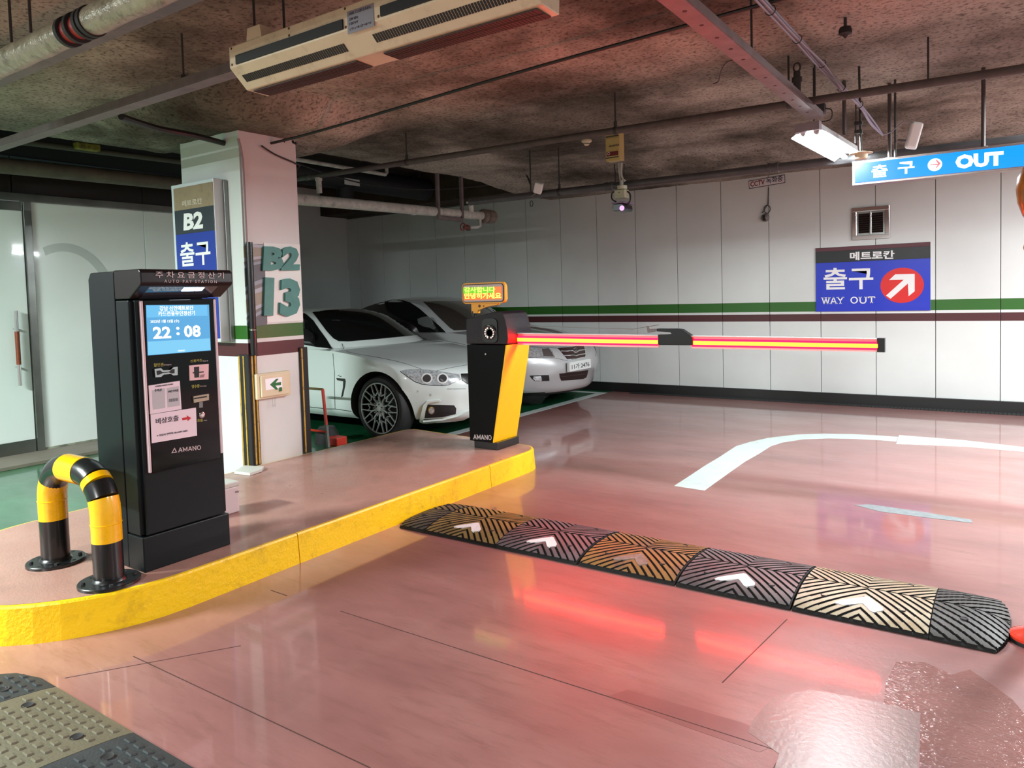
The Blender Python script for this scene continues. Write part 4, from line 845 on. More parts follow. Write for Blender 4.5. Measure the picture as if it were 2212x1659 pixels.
# ------------------------------------------------------------------ ceiling
from mathutils import noise as mnoise
def ceiling_material():
    m = bpy.data.materials.new('sprayed grey concrete'); m.use_nodes = True; nt = m.node_tree; N = nt.nodes; L = nt.links; b = N['Principled BSDF']; b.inputs['Roughness'].default_value = .9
    b.inputs['Specular IOR Level'].default_value = .15
    g = N.new('ShaderNodeNewGeometry')
    def nz(s, d, r):
        n = N.new('ShaderNodeTexNoise'); n.inputs['Scale'].default_value = s; n.inputs['Detail'].default_value = d; n.inputs['Roughness'].default_value = r; L.new(g.outputs['Position'], n.inputs['Vector']); return n.outputs['Fac']
    r1 = N.new('ShaderNodeValToRGB'); e = r1.color_ramp.elements; e[0].position = .36; e[0].color = (*rgb(104, 98, 88), 1); e[1].position = .62; e[1].color = (*rgb(186, 181, 169), 1); L.new(nz(.9, 6, .6), r1.inputs[0])
    r2 = N.new('ShaderNodeValToRGB'); e = r2.color_ramp.elements; e[0].position = .34; e[0].color = (.16, .15, .14, 1); e[1].position = .50; e[1].color = (1, 1, 1, 1); L.new(nz(38, 4, .62), r2.inputs[0])
    mx = N.new('ShaderNodeMix'); mx.data_type = 'RGBA'; mx.blend_type = 'MULTIPLY'; mx.inputs[0].default_value = .75; L.new(r1.outputs[0], mx.inputs[6]); L.new(r2.outputs[0], mx.inputs[7])
    r3 = N.new('ShaderNodeValToRGB'); e = r3.color_ramp.elements; e[0].position = .40; e[0].color = (.30, .29, .27, 1); e[1].position = .52; e[1].color = (1, 1, 1, 1); L.new(nz(.55, 7, .62), r3.inputs[0])
    m4 = N.new('ShaderNodeMix'); m4.data_type = 'RGBA'; m4.blend_type = 'MULTIPLY'; m4.inputs[0].default_value = .8; L.new(mx.outputs[2], m4.inputs[6]); L.new(r3.outputs[0], m4.inputs[7]); mx = m4
    L.new(mx.outputs[2], b.inputs['Base Color'])
    bp = N.new('ShaderNodeBump'); bp.inputs['Strength'].default_value = .9; bp.inputs['Distance'].default_value = .012; L.new(nz(36, 5, .7), bp.inputs['Height']); L.new(bp.outputs[0], b.inputs['Normal'])
    return m
M_ceil = ceiling_material()
def ch(x, y):
    v = Vector((x*1.1, y*1.1, 0)); amp = .006+(.014 if 7.9 < y < 9.3 else 0)
    return ceil_h(x, y)+mnoise.noise(v*1.0)*.02+mnoise.noise(v*9)*amp*.8+mnoise.noise(v*17)*amp*.4
def ceil_grid(x0, x1, y0, y1, st):
    nx = round((x1-x0)/st); ny = round((y1-y0)/st); V = []; F = []
    for i in range(nx+1):
        for j in range(ny+1): x = x0+(x1-x0)*i/nx; y = y0+(y1-y0)*j/ny; V.append((x, y, ch(x, y)))
    for i in range(nx):
        for j in range(ny): a = i*(ny+1)+j; F.append((a, a+1, a+ny+2, a+ny+1))
    k = len(V)
    rim = [i*(ny+1) for i in range(nx+1)]+[nx*(ny+1)+j for j in range(1, ny+1)]+[i*(ny+1)+ny for i in range(nx-1, -1, -1)]+[j for j in range(ny-1, 0, -1)]
    for r in rim: V.append((V[r][0], V[r][1], 3.75))
    m = len(rim)
    for i in range(m): F.append((rim[i], rim[(i+1) % m], k+(i+1) % m, k+i))
    F.append(tuple(range(k, k+m)))
    me = bpy.data.meshes.new('ceiling'); me.from_pydata(V, [], F); me.update()
    for p in me.polygons: p.use_smooth = len(p.vertices) == 4 and abs(p.normal.z) > .3
    return me
cl = obj('ceiling', ceil_grid(-5.93, 5, 4.2, 9.818, .055), M_ceil); cl['kind'] = 'structure'
cl2 = obj('ceiling', ceil_grid(-7.05, 5, -4.5, 4.2, .055), M_ceil); cl2['kind'] = 'structure'
M_soffit = mat('dark brown soffit', rgb(66, 54, 42), .9, noise=.35, nscale=4, bump=.5, bscale=30)  # mottled dark brown over the whole recess and beam
for q in ((-10.7, -5.93, 4.2, 9.98, 3.5, 3.7), (-8.35, -7.05, -4.5, 4.2, 3.45, 3.7)): b = MB(); b.box(*q); struct('ceiling_recess', b, M_soffit)
b = MB(); b.box(-10.5, -5.93, 9.2, 9.818, 3.02, 3.49); struct('beam', b, M_soffit)
# ------------------------------------------------------------------ pipes, trays and hangers under the ceiling
def pipe_thing(name, label, cat, ends, r, m, couplings=(), rods=(), group=None, segs=20, cm=None):
    a, c = Vector(ends[0]), Vector(ends[1]); t = thing(name, label, cat, (a+c)/2, group)
    b = MB(); b.cyl(a, c, r, segs); obj('pipe', b, m, t); d = (c-a).normalized()
    for f in couplings:
        p = a+(c-a)*f; b = MB(); b.lathe([(r, -.05), (r*1.25, -.045), (r*1.25, -.02), (r*1.12, -.015), (r*1.12, .015), (r*1.25, .02), (r*1.25, .045), (r, .05)], p, d, segs); obj('coupling', b, cm or m, t)
    for p in rods:
        p = Vector(p); top = ch(p.x, p.y) if p.z < 3 else 3.5; b = MB(); b.cyl(p+Vector((0, 0, r*.8)), (p.x, p.y, top+.01), .007, 8); h = obj('hanger_rod', b, M_rod, t)
        b = MB(); b.lathe([(r*1.02, -.012), (r*1.15, -.012), (r*1.15, .012), (r*1.02, .012)], p, d, 18, closed=True); b.cyl(p+Vector((0, 0, r)), p+Vector((0, 0, r+.045)), .014, 8); obj('clamp_ring', b, M_rod, h)
    return t
p1z = .0
pa = At(1550, 250, 'y', 5.12); pb = At(994, 331, 'y', 5.12)
def on(px_, py_, Y): return At(px_, py_, 'y', Y)
la = on(700, 378, 5.12); lb_ = on(2212, 148, 5.12); d = lb_-la
pipe_thing('sprinkler_pipe', 'brown grey pipe crossing under the ceiling directly above the barrier arm', 'pipe', (la-d*.12, lb_+d*.05), .026, M_pipe, (.07,), [la+d*f for f in (.194, .5615, .78)])
g2 = thing('drop_pipe', 'short pale pipe stub hanging from the long pipe beside the pillar top', 'pipe', on(688, 386, 5.12))
b = MB(); p = on(688, 384, 5.12); q = on(690, 417, 5.12); b.cyl(p, q, .028, 14); b.cyl(p-Vector((0, 0, .0)), p-Vector((0, 0, .03)), .036, 14); obj('pipe', b, M_pipew, g2)
la = on(1015, 437, 6.62); lb_ = on(2212, 301, 6.62); d = lb_-la
pipe_thing('fire_main', 'dark grey pipe running low across the lane just before the white panel wall', 'pipe', (la, lb_+d*.05), .036, mat('slate painted pipe', rgb(78, 78, 80), .4, noise=.2, nscale=9), (.325, .62), [la+d*f for f in (.229,)])
la = At(640, 430, 'x', -5.95); lb_ = At(1040, 466, 'x', -5.95)
bp_ = pipe_thing('drain_pipe', 'thick pale dusty pipe running back over the parked cars', 'pipe', (la-(lb_-la)*.25, lb_), .058, M_pipew, (), ())
b = MB(); e = At(1055, 468, 'x', -5.95); b.lathe([(.06, -.16), (.088, -.15), (.098, -.12), (.098, -.09), (.075, -.08), (.075, -.06), (.095, -.05), (.095, 0), (.088, .10), (.001, .12)], e, (0, 1, .02), 22); obj('end_flange', b, mat('dusty cast flange', rgb(120, 108, 98), .6, noise=.3, nscale=14), bp_)
vv = thing('valve', 'small red handled valve below the thick pale pipe end', 'valve', At(1015, 492, 'x', -5.95))
b = MB(); p0 = At(1037, 470, 'x', -5.95); p1 = At(1037, 488, 'x', -5.95); p2 = At(1030, 491, 'x', -5.95); p3 = At(1010, 491, 'x', -5.95); b.tube([p0, p1, p2, p3], .022, 12); obj('elbow', b, M_pipew, vv)
b = MB(); b.tube([p3, At(1004, 491, 'x', -5.95)], .034, 10); b.tube([At(1012, 488, 'x', -5.95), At(1012, 498, 'x', -5.95)], .028, 10); obj('valve_body', b, mat('rusty brown casting', rgb(96, 62, 54), .6), vv)
b = MB(); b.lathe([(.04, -.006), (.052, 0), (.04, .006)], At(1000, 490, 'x', -5.95), (0, 1, 0), 14, closed=True); obj('hand_wheel', b, mat('red hand wheel', rgb(150, 40, 36), .5), vv)
vp = thing('riser_stub', 'short pale flanged pipe rising from the thick pipe to the dark one', 'pipe', At(1017, 450, 'y', 6.66))
b = MB(); b.cyl(At(1017, 433, 'y', 6.66), At(1018, 458, 'y', 6.66), .028, 14); b.lathe([(.03, -.02), (.055, -.015), (.055, .0), (.03, .006)], At(1017, 436, 'y', 6.66), (0, 0, 1), 16); obj('pipe', b, M_pipew, vp)
for i, (xt, yt, xb, yb) in enumerate(((943, 392, 948, 474), (990, 385, 999, 472))):
    p = At(xb, yb, 'x', -5.9); b = MB(); b.box(-5.925, -5.885, p.y-.02, p.y+.02, p.z, 3.49 if i == 0 else 3.49, .003); o = obj('strut_post', b, M_galv); tag(o, ('galvanised strut post further from the white wall' if i == 0 else 'galvanised strut post nearer the white wall')+' holding the thick pipe', 'bracket', 'strut posts over the bays')
p = At(948, 474, 'x', -5.9); q = At(999, 468, 'x', -5.9); b = MB(); b.box(-5.93, -5.89, p.y, q.y, p.z-.0, p.z+.045, .003); o = obj('strut_rail', b, M_galv); tag(o, 'galvanised cross rail joining the two strut posts under the thick pipe', 'bracket')
la = At(640, 344, 'x', -6.6); lb_ = At(832, 377, 'x', -6.6)
b = MB(); b.tube([la-(lb_-la)*.4, lb_-Vector((0, .05, 0)), lb_, lb_+Vector((0, .03, .03)), lb_+Vector((0, .03, .09))], .024, 12); tag(obj('water_pipe', b, M_pipew), 'slim pale pipe high in the dark recess behind the pillar', 'pipe')
b = MB(); b.tube([(-7.9, 5.7, 3.22), (-7.9, 9.15, 3.22)], .17, 22); b.tube([(-7.9, 7.4, 3.2), (-7.9, 7.4, 2.92)], .12, 18); [b.cyl((-7.9, yy, 3.37), (-7.9, yy, 3.505), .02, 8) for yy in (6.2, 7.8, 9.0)]; tag(obj('air_duct', b, mat('black lagged duct', (.012, .012, .014), .6)), 'fat black duct in the dark recess over the cars', 'duct')
p = At(763, 393, 'x', -7.7); b = MB(); b.box(-7.73, -7.715, p.y-.14, p.y+.14, p.z-.045, p.z+.045, .002); tag(obj('duct_label', b, M_whitep), 'white label stuck on the fat black duct', 'label')
b = MB(); P = [At(640, 352, 'x', -6.9), At(715, 378, 'x', -6.9), At(790, 397, 'x', -6.8), At(900, 409, 'x', -6.6), At(985, 407, 'x', -6.3), At(1060, 399, 'x', -5.95)]; b.tube(catmull(P, 5), .010, 6); b.tube(catmull([At(1060, 399, 'x', -5.95), At(1085, 389, 'x', -5.7), At(1110, 374, 'x', -5.4), At(1135, 377, 'x', -5.2), At(1146, 398, 'x', -5.1)], 5), .012, 6)
tag(obj('slack_cable', b, mat('dusty black cable', (.03, .03, .03), .6)), 'slack black cable sagging through the recess to the white antenna box', 'cable')
tl = thing('unlit_tube', 'unlit bare fluorescent tube hanging under the thick pale pipe', 'light', At(820, 452, 'x', -6.0))
pa_, pb_ = At(757, 446, 'x', -6.05), At(893, 461, 'x', -6.05); b = MB(); b.cyl(pa_, pb_, .016, 12); obj('tube', b, M_whitep, tl)
b = MB(); b.box(-6.09, -6.01, pa_.y-.08, pb_.y+.05, pa_.z+.02, pa_.z+.05, .004); obj('batten', b, M_dark, tl)
for e in (pa_, pb_): b = MB(); b.box(e.x-.02, e.x+.02, e.y-.025, e.y+.025, e.z-.02, e.z+.03, .004); obj('lamp_holder', b, M_whitep, tl)
# pipes over the lobby glazing
a = At(0, 357, 'x', -7.75); c = At(388, 397, 'x', -7.75); b = MB(); b.cyl(a-(c-a)*1.2, c+(c-a)*.3, .075, 18); tag(obj('service_pipe', b, mat('olive grey pipe', rgb(84, 80, 68), .6, noise=.3, nscale=8)), 'olive grey pipe running over the frosted lobby wall', 'pipe')
a = At(60, 308, 'x', -7.5); c = At(388, 349, 'x', -7.5); b = MB(); b.cyl(a-(c-a)*.3, c+(c-a)*.3, .03, 12); tag(obj('thin_pipe', b, mat('dark olive pipe', rgb(58, 60, 48), .6)), 'thin dark pipe in the soffit gap above the lobby wall', 'pipe')
p = At(185, 318, 'x', -7.45); b = MB(); b.box(-7.5, -7.4, p.y-.10, p.y+.12, p.z-.03, p.z+.035, .01); tag(obj('yellow_tape_bundle', b, mat('yellow green tape', rgb(120, 118, 40), .6, noise=.4, nscale=20, dirt=(.02, .02, .015), dscale=12, damt=.9)), 'yellow taped bundle stuffed in the soffit gap above the lobby', 'bundle')
# lagged pipe with strap
ip = thing('lagged_pipe', 'fat foil lagged pipe with a black and red joint in the top corner', 'pipe', (-3.5, 1.66, 2.69))
YI = 1.665
def ipt(x, y): return At(x, y, 'y', YI)
a, c = ipt(-60, 165), ipt(400, -35); M_foil = mat('dirty foil lagging', rgb(164, 160, 142), .35, .15, noise=.25, nscale=14, dirt=rgb(70, 66, 54), dscale=13, damt=.75, bump=.8, bscale=26)
ca = ipt(150, 69); cb = ipt(196, 47)
dz = (c-a).normalized()
a2 = Vector((-5.4, YI, ca.z)); c2_ = Vector((-1.6, YI, ca.z))
b = MB(); P = [a2+(Vector((ca.x, YI, ca.z))-a2)*k/16 for k in range(17)]; b.tube(P, [.060+.0025*math.sin(k*2.3) for k in range(17)], 24); obj('lagging', b, M_foil, ip)
b = MB(); P = [Vector((cb.x, YI, ca.z))+(c2_-Vector((cb.x, YI, ca.z)))*k/16 for k in range(17)]; b.tube(P, [.060+.0025*math.sin(k*1.9) for k in range(17)], 24); obj('lagging', b, M_foil, ip)
b = MB(); b.cyl((ca.x-.005, YI, ca.z), (cb.x+.005, YI, ca.z), .052, 24); jn = obj('joint', b, mat('dull red paint', rgb(150, 50, 44), .5), ip)
for f in (.0, .42, .85, 1.05): x = ca.x+(cb.x-ca.x)*f; b = MB(); b.lathe([(.050, -.015), (.067, -.012), (.067, .012), (.050, .015)], (x, YI, ca.z), (1, 0, 0), 26); obj('black_strap', b, M_dark, jn)
for px_ in (25, 68): p = ipt(px_, 90); b = MB(); b.cyl((p.x, YI, ca.z+.08), (p.x, YI, 3.0), .007, 8); obj('hanger_rod', b, M_rod, ip)
# cable trays
def tray(name, label, p, q, w_, h_):
    t = thing(name, label, 'cable tray', (p+q)/2); b = MB(); d = (q-p).normalized(); s = d.cross(Vector((0, 0, 1))).normalized()*w_/2; u = Vector((0, 0, h_))
    for (o0, o1) in (((-s), s),): b.slab([p-s, p+s, q+s, q-s], (0, 0, -1), .004)
    for sg in (-1, 1): b.slab([p+s*sg, p+s*sg+u, q+s*sg+u, q+s*sg], s*sg, .004)
    obj('channel', b, M_galv, t); return t
zt3 = At(300, 225, 'y', 2.43).z
t_ = tray('cable_tray', 'grey steel tray running from the dark soffit to behind the air curtain', Vector((-8.0, 2.43, zt3)), Vector((-1.5, 2.43, zt3)), .085, .045)
x0 = At(398, 188, 'y', 2.43).x; b = MB(); b.cyl((x0, 2.43, zt3+.03), (x0, 2.43, 3.0), .006, 8); b.cyl((x0, 2.43, zt3+.04), (x0, 2.43, zt3+.08), .016, 8); obj('hanger_rod', b, M_rod, t_)
zq = At(250, 68, 'y', 1.86).z; tray('cable_tray', 'second steel tray tucked close beside the foil lagged pipe', Vector((-6.6, 1.86, zq)), Vector((-1.5, 1.86, zq)), .075, .045)
# steel beam tray holding the lit tube, running along the lane
XA = At(1790, 262, 'z', 2.72)
pA = At(1440, -10, 'z', 2.63); XA = At(1762, 256, 'z', 2.63)
d = (XA-pA).normalized(); pA = pA-d*2.5
lt_ = tray('light_track', 'long perforated steel track leading to the lit tubes', pA, XA, .09, .04)
for k in range(14):
    p = XA-d*(.25+k*.2); b = MB(); b.lathe([(.001, -.0052), (.010, -.0052), (.010, -.004)], p+Vector((0, 0, 0)), (0, 0, 1), 8); obj('slot_hole', b, M_joint, lt_)
for s_ in (.02, 1.5): p = XA-d*s_; b = MB(); b.cyl(p, (p.x, p.y, 3.0), .006, 8); obj('hanger_rod', b, M_rod, lt_)
# lit tube fixture
fx_ = thing('tube_light', 'bright twin fluorescent tube light with flared white reflectors', 'ceiling light', (-1.15, 6.0, 2.55))
FA, FB = At(1752, 283, 'z', 2.58), At(1842, 338, 'z', 2.58)
FA = Vector((-1.205, 5.50, 2.57)); FB = Vector((-1.13, 6.72, 2.57)); FA = At(1748, 286, 'y', 5.55); FB = At(1838, 338, 'y', 6.50); zc_ = (FA.z+FB.z)/2
d = (FB-FA).normalized(); s = d.cross(Vector((0, 0, 1))).normalized(); up = Vector((0, 0, 1))
b = MB(); sec = [(-.13, -.02), (-.055, .035), (-.05, .075), (.05, .075), (.055, .035), (.13, -.02), (.128, -.024), (.05, .028), (-.05, .028), (-.128, -.024)]
A = [b.b.verts.new(FA+s*x+up*z) for x, z in sec]; B = [b.b.verts.new(FB+s*x+up*z) for x, z in sec]
for i in range(10): b.face([A[i], A[(i+1) % 10], B[(i+1) % 10], B[i]])
b.face(A[::-1]); b.face(B); obj('reflector', b, mat('white reflector paint', rgb(232, 238, 238), .3), fx_)
M_tube = mat('lit fluorescent tube', (.5, .5, .5), .3, emit=(.90, .98, 1.0), es=500)
for sg in (-1, 1):
    b = MB(); b.cyl(FA+s*sg*.045+d*.03-up*.0, FB+s*sg*.045-d*.03, .014, 12); obj('fluorescent_tube', b, M_tube, fx_)
    for e, dd in ((FA, 1), (FB, -1)): b = MB(); b.tube([e+s*sg*.045+d*dd*.003, e+s*sg*.045+d*dd*.03], .019, 12); obj('lamp_holder', b, M_whitep, fx_)
b = MB(); p = FA-d*.0; b.slab([p-s*.085+up*.0, p+s*.085+up*.0, p+s*.085+up*.06, p-s*.085+up*.06], -d, .05); obj('end_box', b, mat('mauve grey end box', rgb(150, 140, 146), .5), fx_)
for s_ in (.1, 1.1): p = FA+d*s_+up*.075; b = MB(); b.cyl(p, (p.x, p.y, ch(p.x, p.y)+.01), .005, 8); obj('hanger_rod', b, M_rod, fx_)
# light for the twin tubes follows from their glowing meshes
bx = thing('junction_box', 'small dark junction box with looped flex above the lit tubes', 'box', At(1768, 236, 'y', 5.5))
p = At(1768, 236, 'y', 5.5); b = MB(); b.box(p.x-.045, p.x+.045, 5.47, 5.53, p.z-.035, p.z+.035, .005); obj('case', b, mat('dark grey case', (.05, .05, .055), .5), bx)
b = MB(); b.tube(catmull([p+Vector((.04, 0, 0)), p+Vector((.085, 0, -.02)), p+Vector((.08, 0, -.08)), p+Vector((.02, 0, -.09))], 5), .004, 6); obj('flex', b, M_cable, bx)
b = MB(); b.cyl((p.x-.03, 5.5, p.z+.03), (p.x-.03, 5.5, 3.0), .006, 8); obj('hanger_rod', b, M_rod, bx)
# air curtain
ac = thing('air_curtain', 'long cream air curtain unit with dark louvres hung under the ceiling', 'air curtain', (-2.2, 2.25, 2.5))
UX0, UX1 = -3.03, -1.365
pr_ = [(2.145, 2.672), (2.145, 2.575), (2.232, 2.492), (2.352, 2.488), (2.362, 2.60), (2.355, 2.672)]
b = MB(); b.prism(pr_, 'x', UX0, UX1, .004); obj('casing', b, mat('dusty cream enamel', rgb(214, 202, 172), .4, noise=.06, nscale=5, dirt=rgb(150, 130, 100), dscale=8, damt=.4), ac)
for (x0, x1) in ((-2.975, -2.262), (-2.05, -1.42)):
    b = MB(); b.box(x0, x1, 2.138, 2.1465, 2.582, 2.622, .001); obj('intake_slot', b, mat('black slot', (.004, .004, .004), .6), ac)
n_ = Vector((0, -.083, -.087)).normalized(); dn = Vector((0, .087, -.083)).normalized()
for (x0, x1) in ((-2.985, -2.285), (-2.135, -1.435)):
    k = int((x1-x0)/.0135); base = Vector((0, 2.1915, 2.5305))
    for i in range(k):
        x = x0+i*.0135; P = [base+Vector((x, 0, 0))-dn*.018, base+Vector((x+.009, 0, 0))-dn*.018, base+Vector((x+.009, 0, 0))+dn*.018, base+Vector((x, 0, 0))+dn*.018]
        if i == 0: bb = MB()
        bb.slab(P, n_, .0025)
    obj('slot_row', bb, MATS['black slot'], ac)
M_grid = mat('brown black grille', (.035, .014, .012), .6)
for (x0, x1) in ((-2.995, -2.30), (-2.14, -1.395)):
    b = MB(); b.box(x0, x1, 2.245, 2.343, 2.484, 2.4885); gr_ = obj('outlet', b, M_grid, ac)
    b = MB(); k = int((x1-x0)/.016)
    for i in range(k): x = x0+i*.016; b.add([(x, 2.245, 2.4825), (x+.003, 2.245, 2.4825), (x+.003, 2.343, 2.4825), (x, 2.343, 2.4825), (x, 2.245, 2.4845), (x+.003, 2.245, 2.4845), (x+.003, 2.343, 2.4845), (x, 2.343, 2.4845)], [(0, 1, 2, 3), (0, 4, 5, 1), (2, 6, 7, 3), (1, 5, 6, 2), (0, 3, 7, 4)])
    b.box(x0, x1, 2.292, 2.296, 2.482, 2.4845); obj('grille_bars', b, mat('dull bronze bars', rgb(70, 46, 40), .6), gr_, kind='stuff')
b = MB(); b.box(-2.238, -2.088, 2.1425, 2.1462, 2.556, 2.645, .001); pl = obj('rating_plate', b, mat('silver blue plate', rgb(150, 152, 162), .35, .3), ac)
for z, s1 in ((2.628, 'AIR CURTAIN'), (2.606, '220V 60Hz'), (2.588, '180W'), (2.566, '(주)세광에어')): text(s1, (-2.225, 2.142, z), (.12 if 'A' in s1 or '주' in s1 else .05, 0, 0), (0, 0, .011), MATS['dark print'], pl, bold=0, depth=.0006)
for x in (-3.01, -2.25, -2.065, -1.40, -2.6, -1.75):
    for z in (2.662, 2.588 if x not in (-2.6, -1.75) else 2.632): b = MB(); b.lathe([(.001, .003), (.005, .002), (.006, 0)], (x, 2.145, z), (0, -1, 0), 8); obj('screw', b, MATS['brown hole'], ac)
for x in (-2.85, -2.1, -1.5):
    b = MB(); b.prism([(x-.055, 2.672), (x-.045, 2.73), (x+.045, 2.73), (x+.055, 2.672)], 'y', 2.15, 2.20, .002); b.prism([(2.2, 2.672), (2.2, 2.73), (2.35, 2.672)], 'x', x+.03, x+.045); hb = obj('hanging_bracket', b, MATS['dusty cream enamel'], ac)
    for dx, y in ((-.03, 2.18), (.03, 2.30)): b = MB(); b.cyl((x+dx, y, 2.71), (x+dx, y, 3.0), .006, 8); obj('hanger_rod', b, M_rod, hb)
# long cable from pillar head across the ceiling
b = MB(); P = [At(262, 252, 'z', 2.71), At(340, 277, 'z', 2.74), At(420, 293, 'z', 2.75), At(498, 313, 'z', 2.755)]; b.tube(catmull(P, 6), .022, 8); tag(obj('power_cable', b, M_cable), 'thick black cable sagging from the steel tray to the pillar head', 'cable')
b = MB(); P = [At(520, 322, 'z', 2.76), At(575, 312, 'z', 2.77), At(700, 280, 'z', 2.83), At(1100, 162, 'z', 2.90), At(1400, 78, 'z', 2.92), At(1680, 0, 'z', 2.92), At(1900, -60, 'z', 2.92)]; b.tube(catmull(P, 6), .011, 8); tag(obj('ceiling_cable', b, M_cable), 'taut black cable strung from the pillar head across the whole ceiling', 'cable')
b = MB(); P = [At(565, 315, 'x', XP+.03), At(595, 334, 'x', XP+.02), At(640, 354, 'x', XP+.012), (-5.04, 4.20, 2.62), (-5.3, 4.25, 2.55)]; b.tube(catmull(P, 6), .007, 8); tag(obj('branch_cable', b, M_cable), 'thin black cable curving across the top of the pillar face', 'cable')
b = MB(); rr = random.Random(3)
for k in range(26):
    f = k/25; p = At(498+140*f, 312+rr.uniform(-6, 10)-(f-.5)*4, 'z', 2.80); b.lathe([(.001, .01), (.012, .006), (.016, -.006), (.001, -.012)], p+Vector((rr.uniform(-.02, .02), rr.uniform(-.02, .02), rr.uniform(-.02, .02))), (rr.random(), rr.random(), rr.random()+.1), 6)
tag(obj('cable_ties', b, M_cable), 'knotted clump of black ties and clips along the pillar head', 'cable ties')
# white conduit bundle dropping to the antenna
cb_ = thing('cable_bundle', 'bundle of pale grey cables dropping from the ceiling towards the hanging sign', 'cables', At(1760, 130, 'z', 2.9))
M_cb = mat('pale grey cable', rgb(150, 148, 162), .4)
rr = random.Random(5)
Q = [At(1625, -20, 'z', 2.86), At(1664, 22, 'z', 2.87), At(1722, 84, 'z', 2.88), At(1775, 138, 'z', 2.90), At(1818, 190, 'y', 5.3), At(1856, 226, 'y', 5.6), At(1882, 262, 'y', 5.9), At(1907, 292, 'y', 6.1)]
for k in range(5):
    o = Vector((rr.uniform(-.012, .012), rr.uniform(-.012, .012), rr.uniform(-.012, .012))); P = [q+o+Vector((rr.uniform(-.012, .012), rr.uniform(-.01, .01), rr.uniform(-.012, .012)))*(i > 2) for i, q in enumerate(Q)]; P[-1] = Q[-1]
    b = MB(); b.tube(catmull(P, 6), .0065, 6); obj('cable', b, M_cb, cb_)
for i in (1, 2, 3, 4, 5): q = Q[i]; b = MB(); b.lathe([(.024, -.004), (.028, 0), (.024, .004)], q, (Q[i+1]-Q[i-1]), 10, closed=True); obj('tie', b, M_cable, cb_)
# antenna boxes
def antenna(label, x, y, Y, w_, h_, d_, tilt, polepx, side):
    t = thing('antenna_box', label, 'antenna', At(x, y, 'y', Y), 'white antenna boxes'); c = At(x, y, 'y', Y); b = MB(); b.box(-w_/2, w_/2, -d_/2, d_/2, -h_/2, h_/2, .012)
    R = Matrix.Rotation(tilt[0], 4, 'Y') @ Matrix.Rotation(tilt[1], 4, 'Z') @ Matrix.Rotation(tilt[2], 4, 'X'); bmesh.ops.transform(b.b, matrix=Matrix.Translation(c) @ R, verts=b.b.verts); obj('case', b, M_whitep, t)
    p0 = At(*polepx[0], 'y', Y+.08); p1 = At(*polepx[1], 'y', Y+.08); b = MB(); b.cyl((p1.x, p0.y, p1.z), (p1.x, p0.y, ch(p1.x, p0.y)+.01), .008, 8); obj('pole', b, M_rod, t)
    b = MB(); pm_ = At(*polepx[2], 'y', Y+.08); b.tube([pm_, (pm_+c)/2+Vector((0, 0, -.02)), c], .009, 8); obj('bracket', b, M_galv, t); return t
antenna('white antenna box on a pole beside the lit hanging sign', 1974, 293, 6.15, .075, .19, .075, (.22, .3, .25), ((1946, 150), (1934, 340), (1940, 303)), 1)
a_ = antenna('white antenna box under the ceiling in front of the white panel wall', 1163, 406, 6.45, .085, .115, .06, (.35, .4, .3), ((1146, 372), (1147, 425), (1147, 424)), 1)
b = MB(); c = At(1148, 440, 'y', 6.5); b.tube([c+Vector((.018*math.cos(t*PI/5), 0, .03*math.sin(t*PI/5))) for t in range(10)], .004, 6, closed=True); obj('cable_loop', b, M_cable, a_)
b = MB(); b.tube(catmull([Q[-1], At(1925, 285, 'y', 6.15), At(1950, 265, 'y', 6.15), At(1966, 264, 'y', 6.15), At(1972, 270, 'y', 6.15)], 5), .004, 6); tag(obj('thin_lead', b, M_cb), 'thin pale lead looping from the cable bundle to the antenna box', 'cable')
# disc antenna
da = thing('disc_antenna', 'cream disc antenna on a black pole at the far end of the lit tubes', 'antenna', At(1858, 330, 'y', 5.7)); c = At(1860, 332, 'y', 5.7)
b = MB(); b.lathe([(.001, .012), (.05, .010), (.075, .004), (.076, 0), (.05, -.004), (.045, -.006), (.040, -.035), (.032, -.04), (.001, -.04)], c, (0, 0, 1), 26); obj('disc', b, M_cream, da)
b = MB(); b.cyl((c.x, c.y, c.z+.01), (c.x-.01, c.y, ch(c.x, c.y)+.01), .008, 8); b.box(c.x-.04, c.x+.01, c.y-.02, c.y+.02, c.z+.20, c.z+.225, .002); b.box(c.x-.04, c.x+.01, c.y-.02, c.y+.02, c.z+.14, c.z+.165, .002); b.cyl((c.x-.035, c.y, c.z+.08), (c.x-.035, c.y, c.z+.23), .005, 8); obj('pole', b, M_rod, da)
rod('ceiling_post', 'grey brown post hanging free from the ceiling left of the disc antenna', At(1824, 292, 'y', 6.0), Vector((At(1824, 292, 'y', 6.0).x, 6.0, 3.0)), .014, 'post', mat('grey brown post', rgb(80, 70, 68), .5))
rod('ceiling_rod', 'loose threaded rod end under the ceiling beside the brown grey pipe', At(2005, 185, 'y', 5.3), Vector((At(2005, 185, 'y', 5.3).x, 5.3, 3.0)), .006)
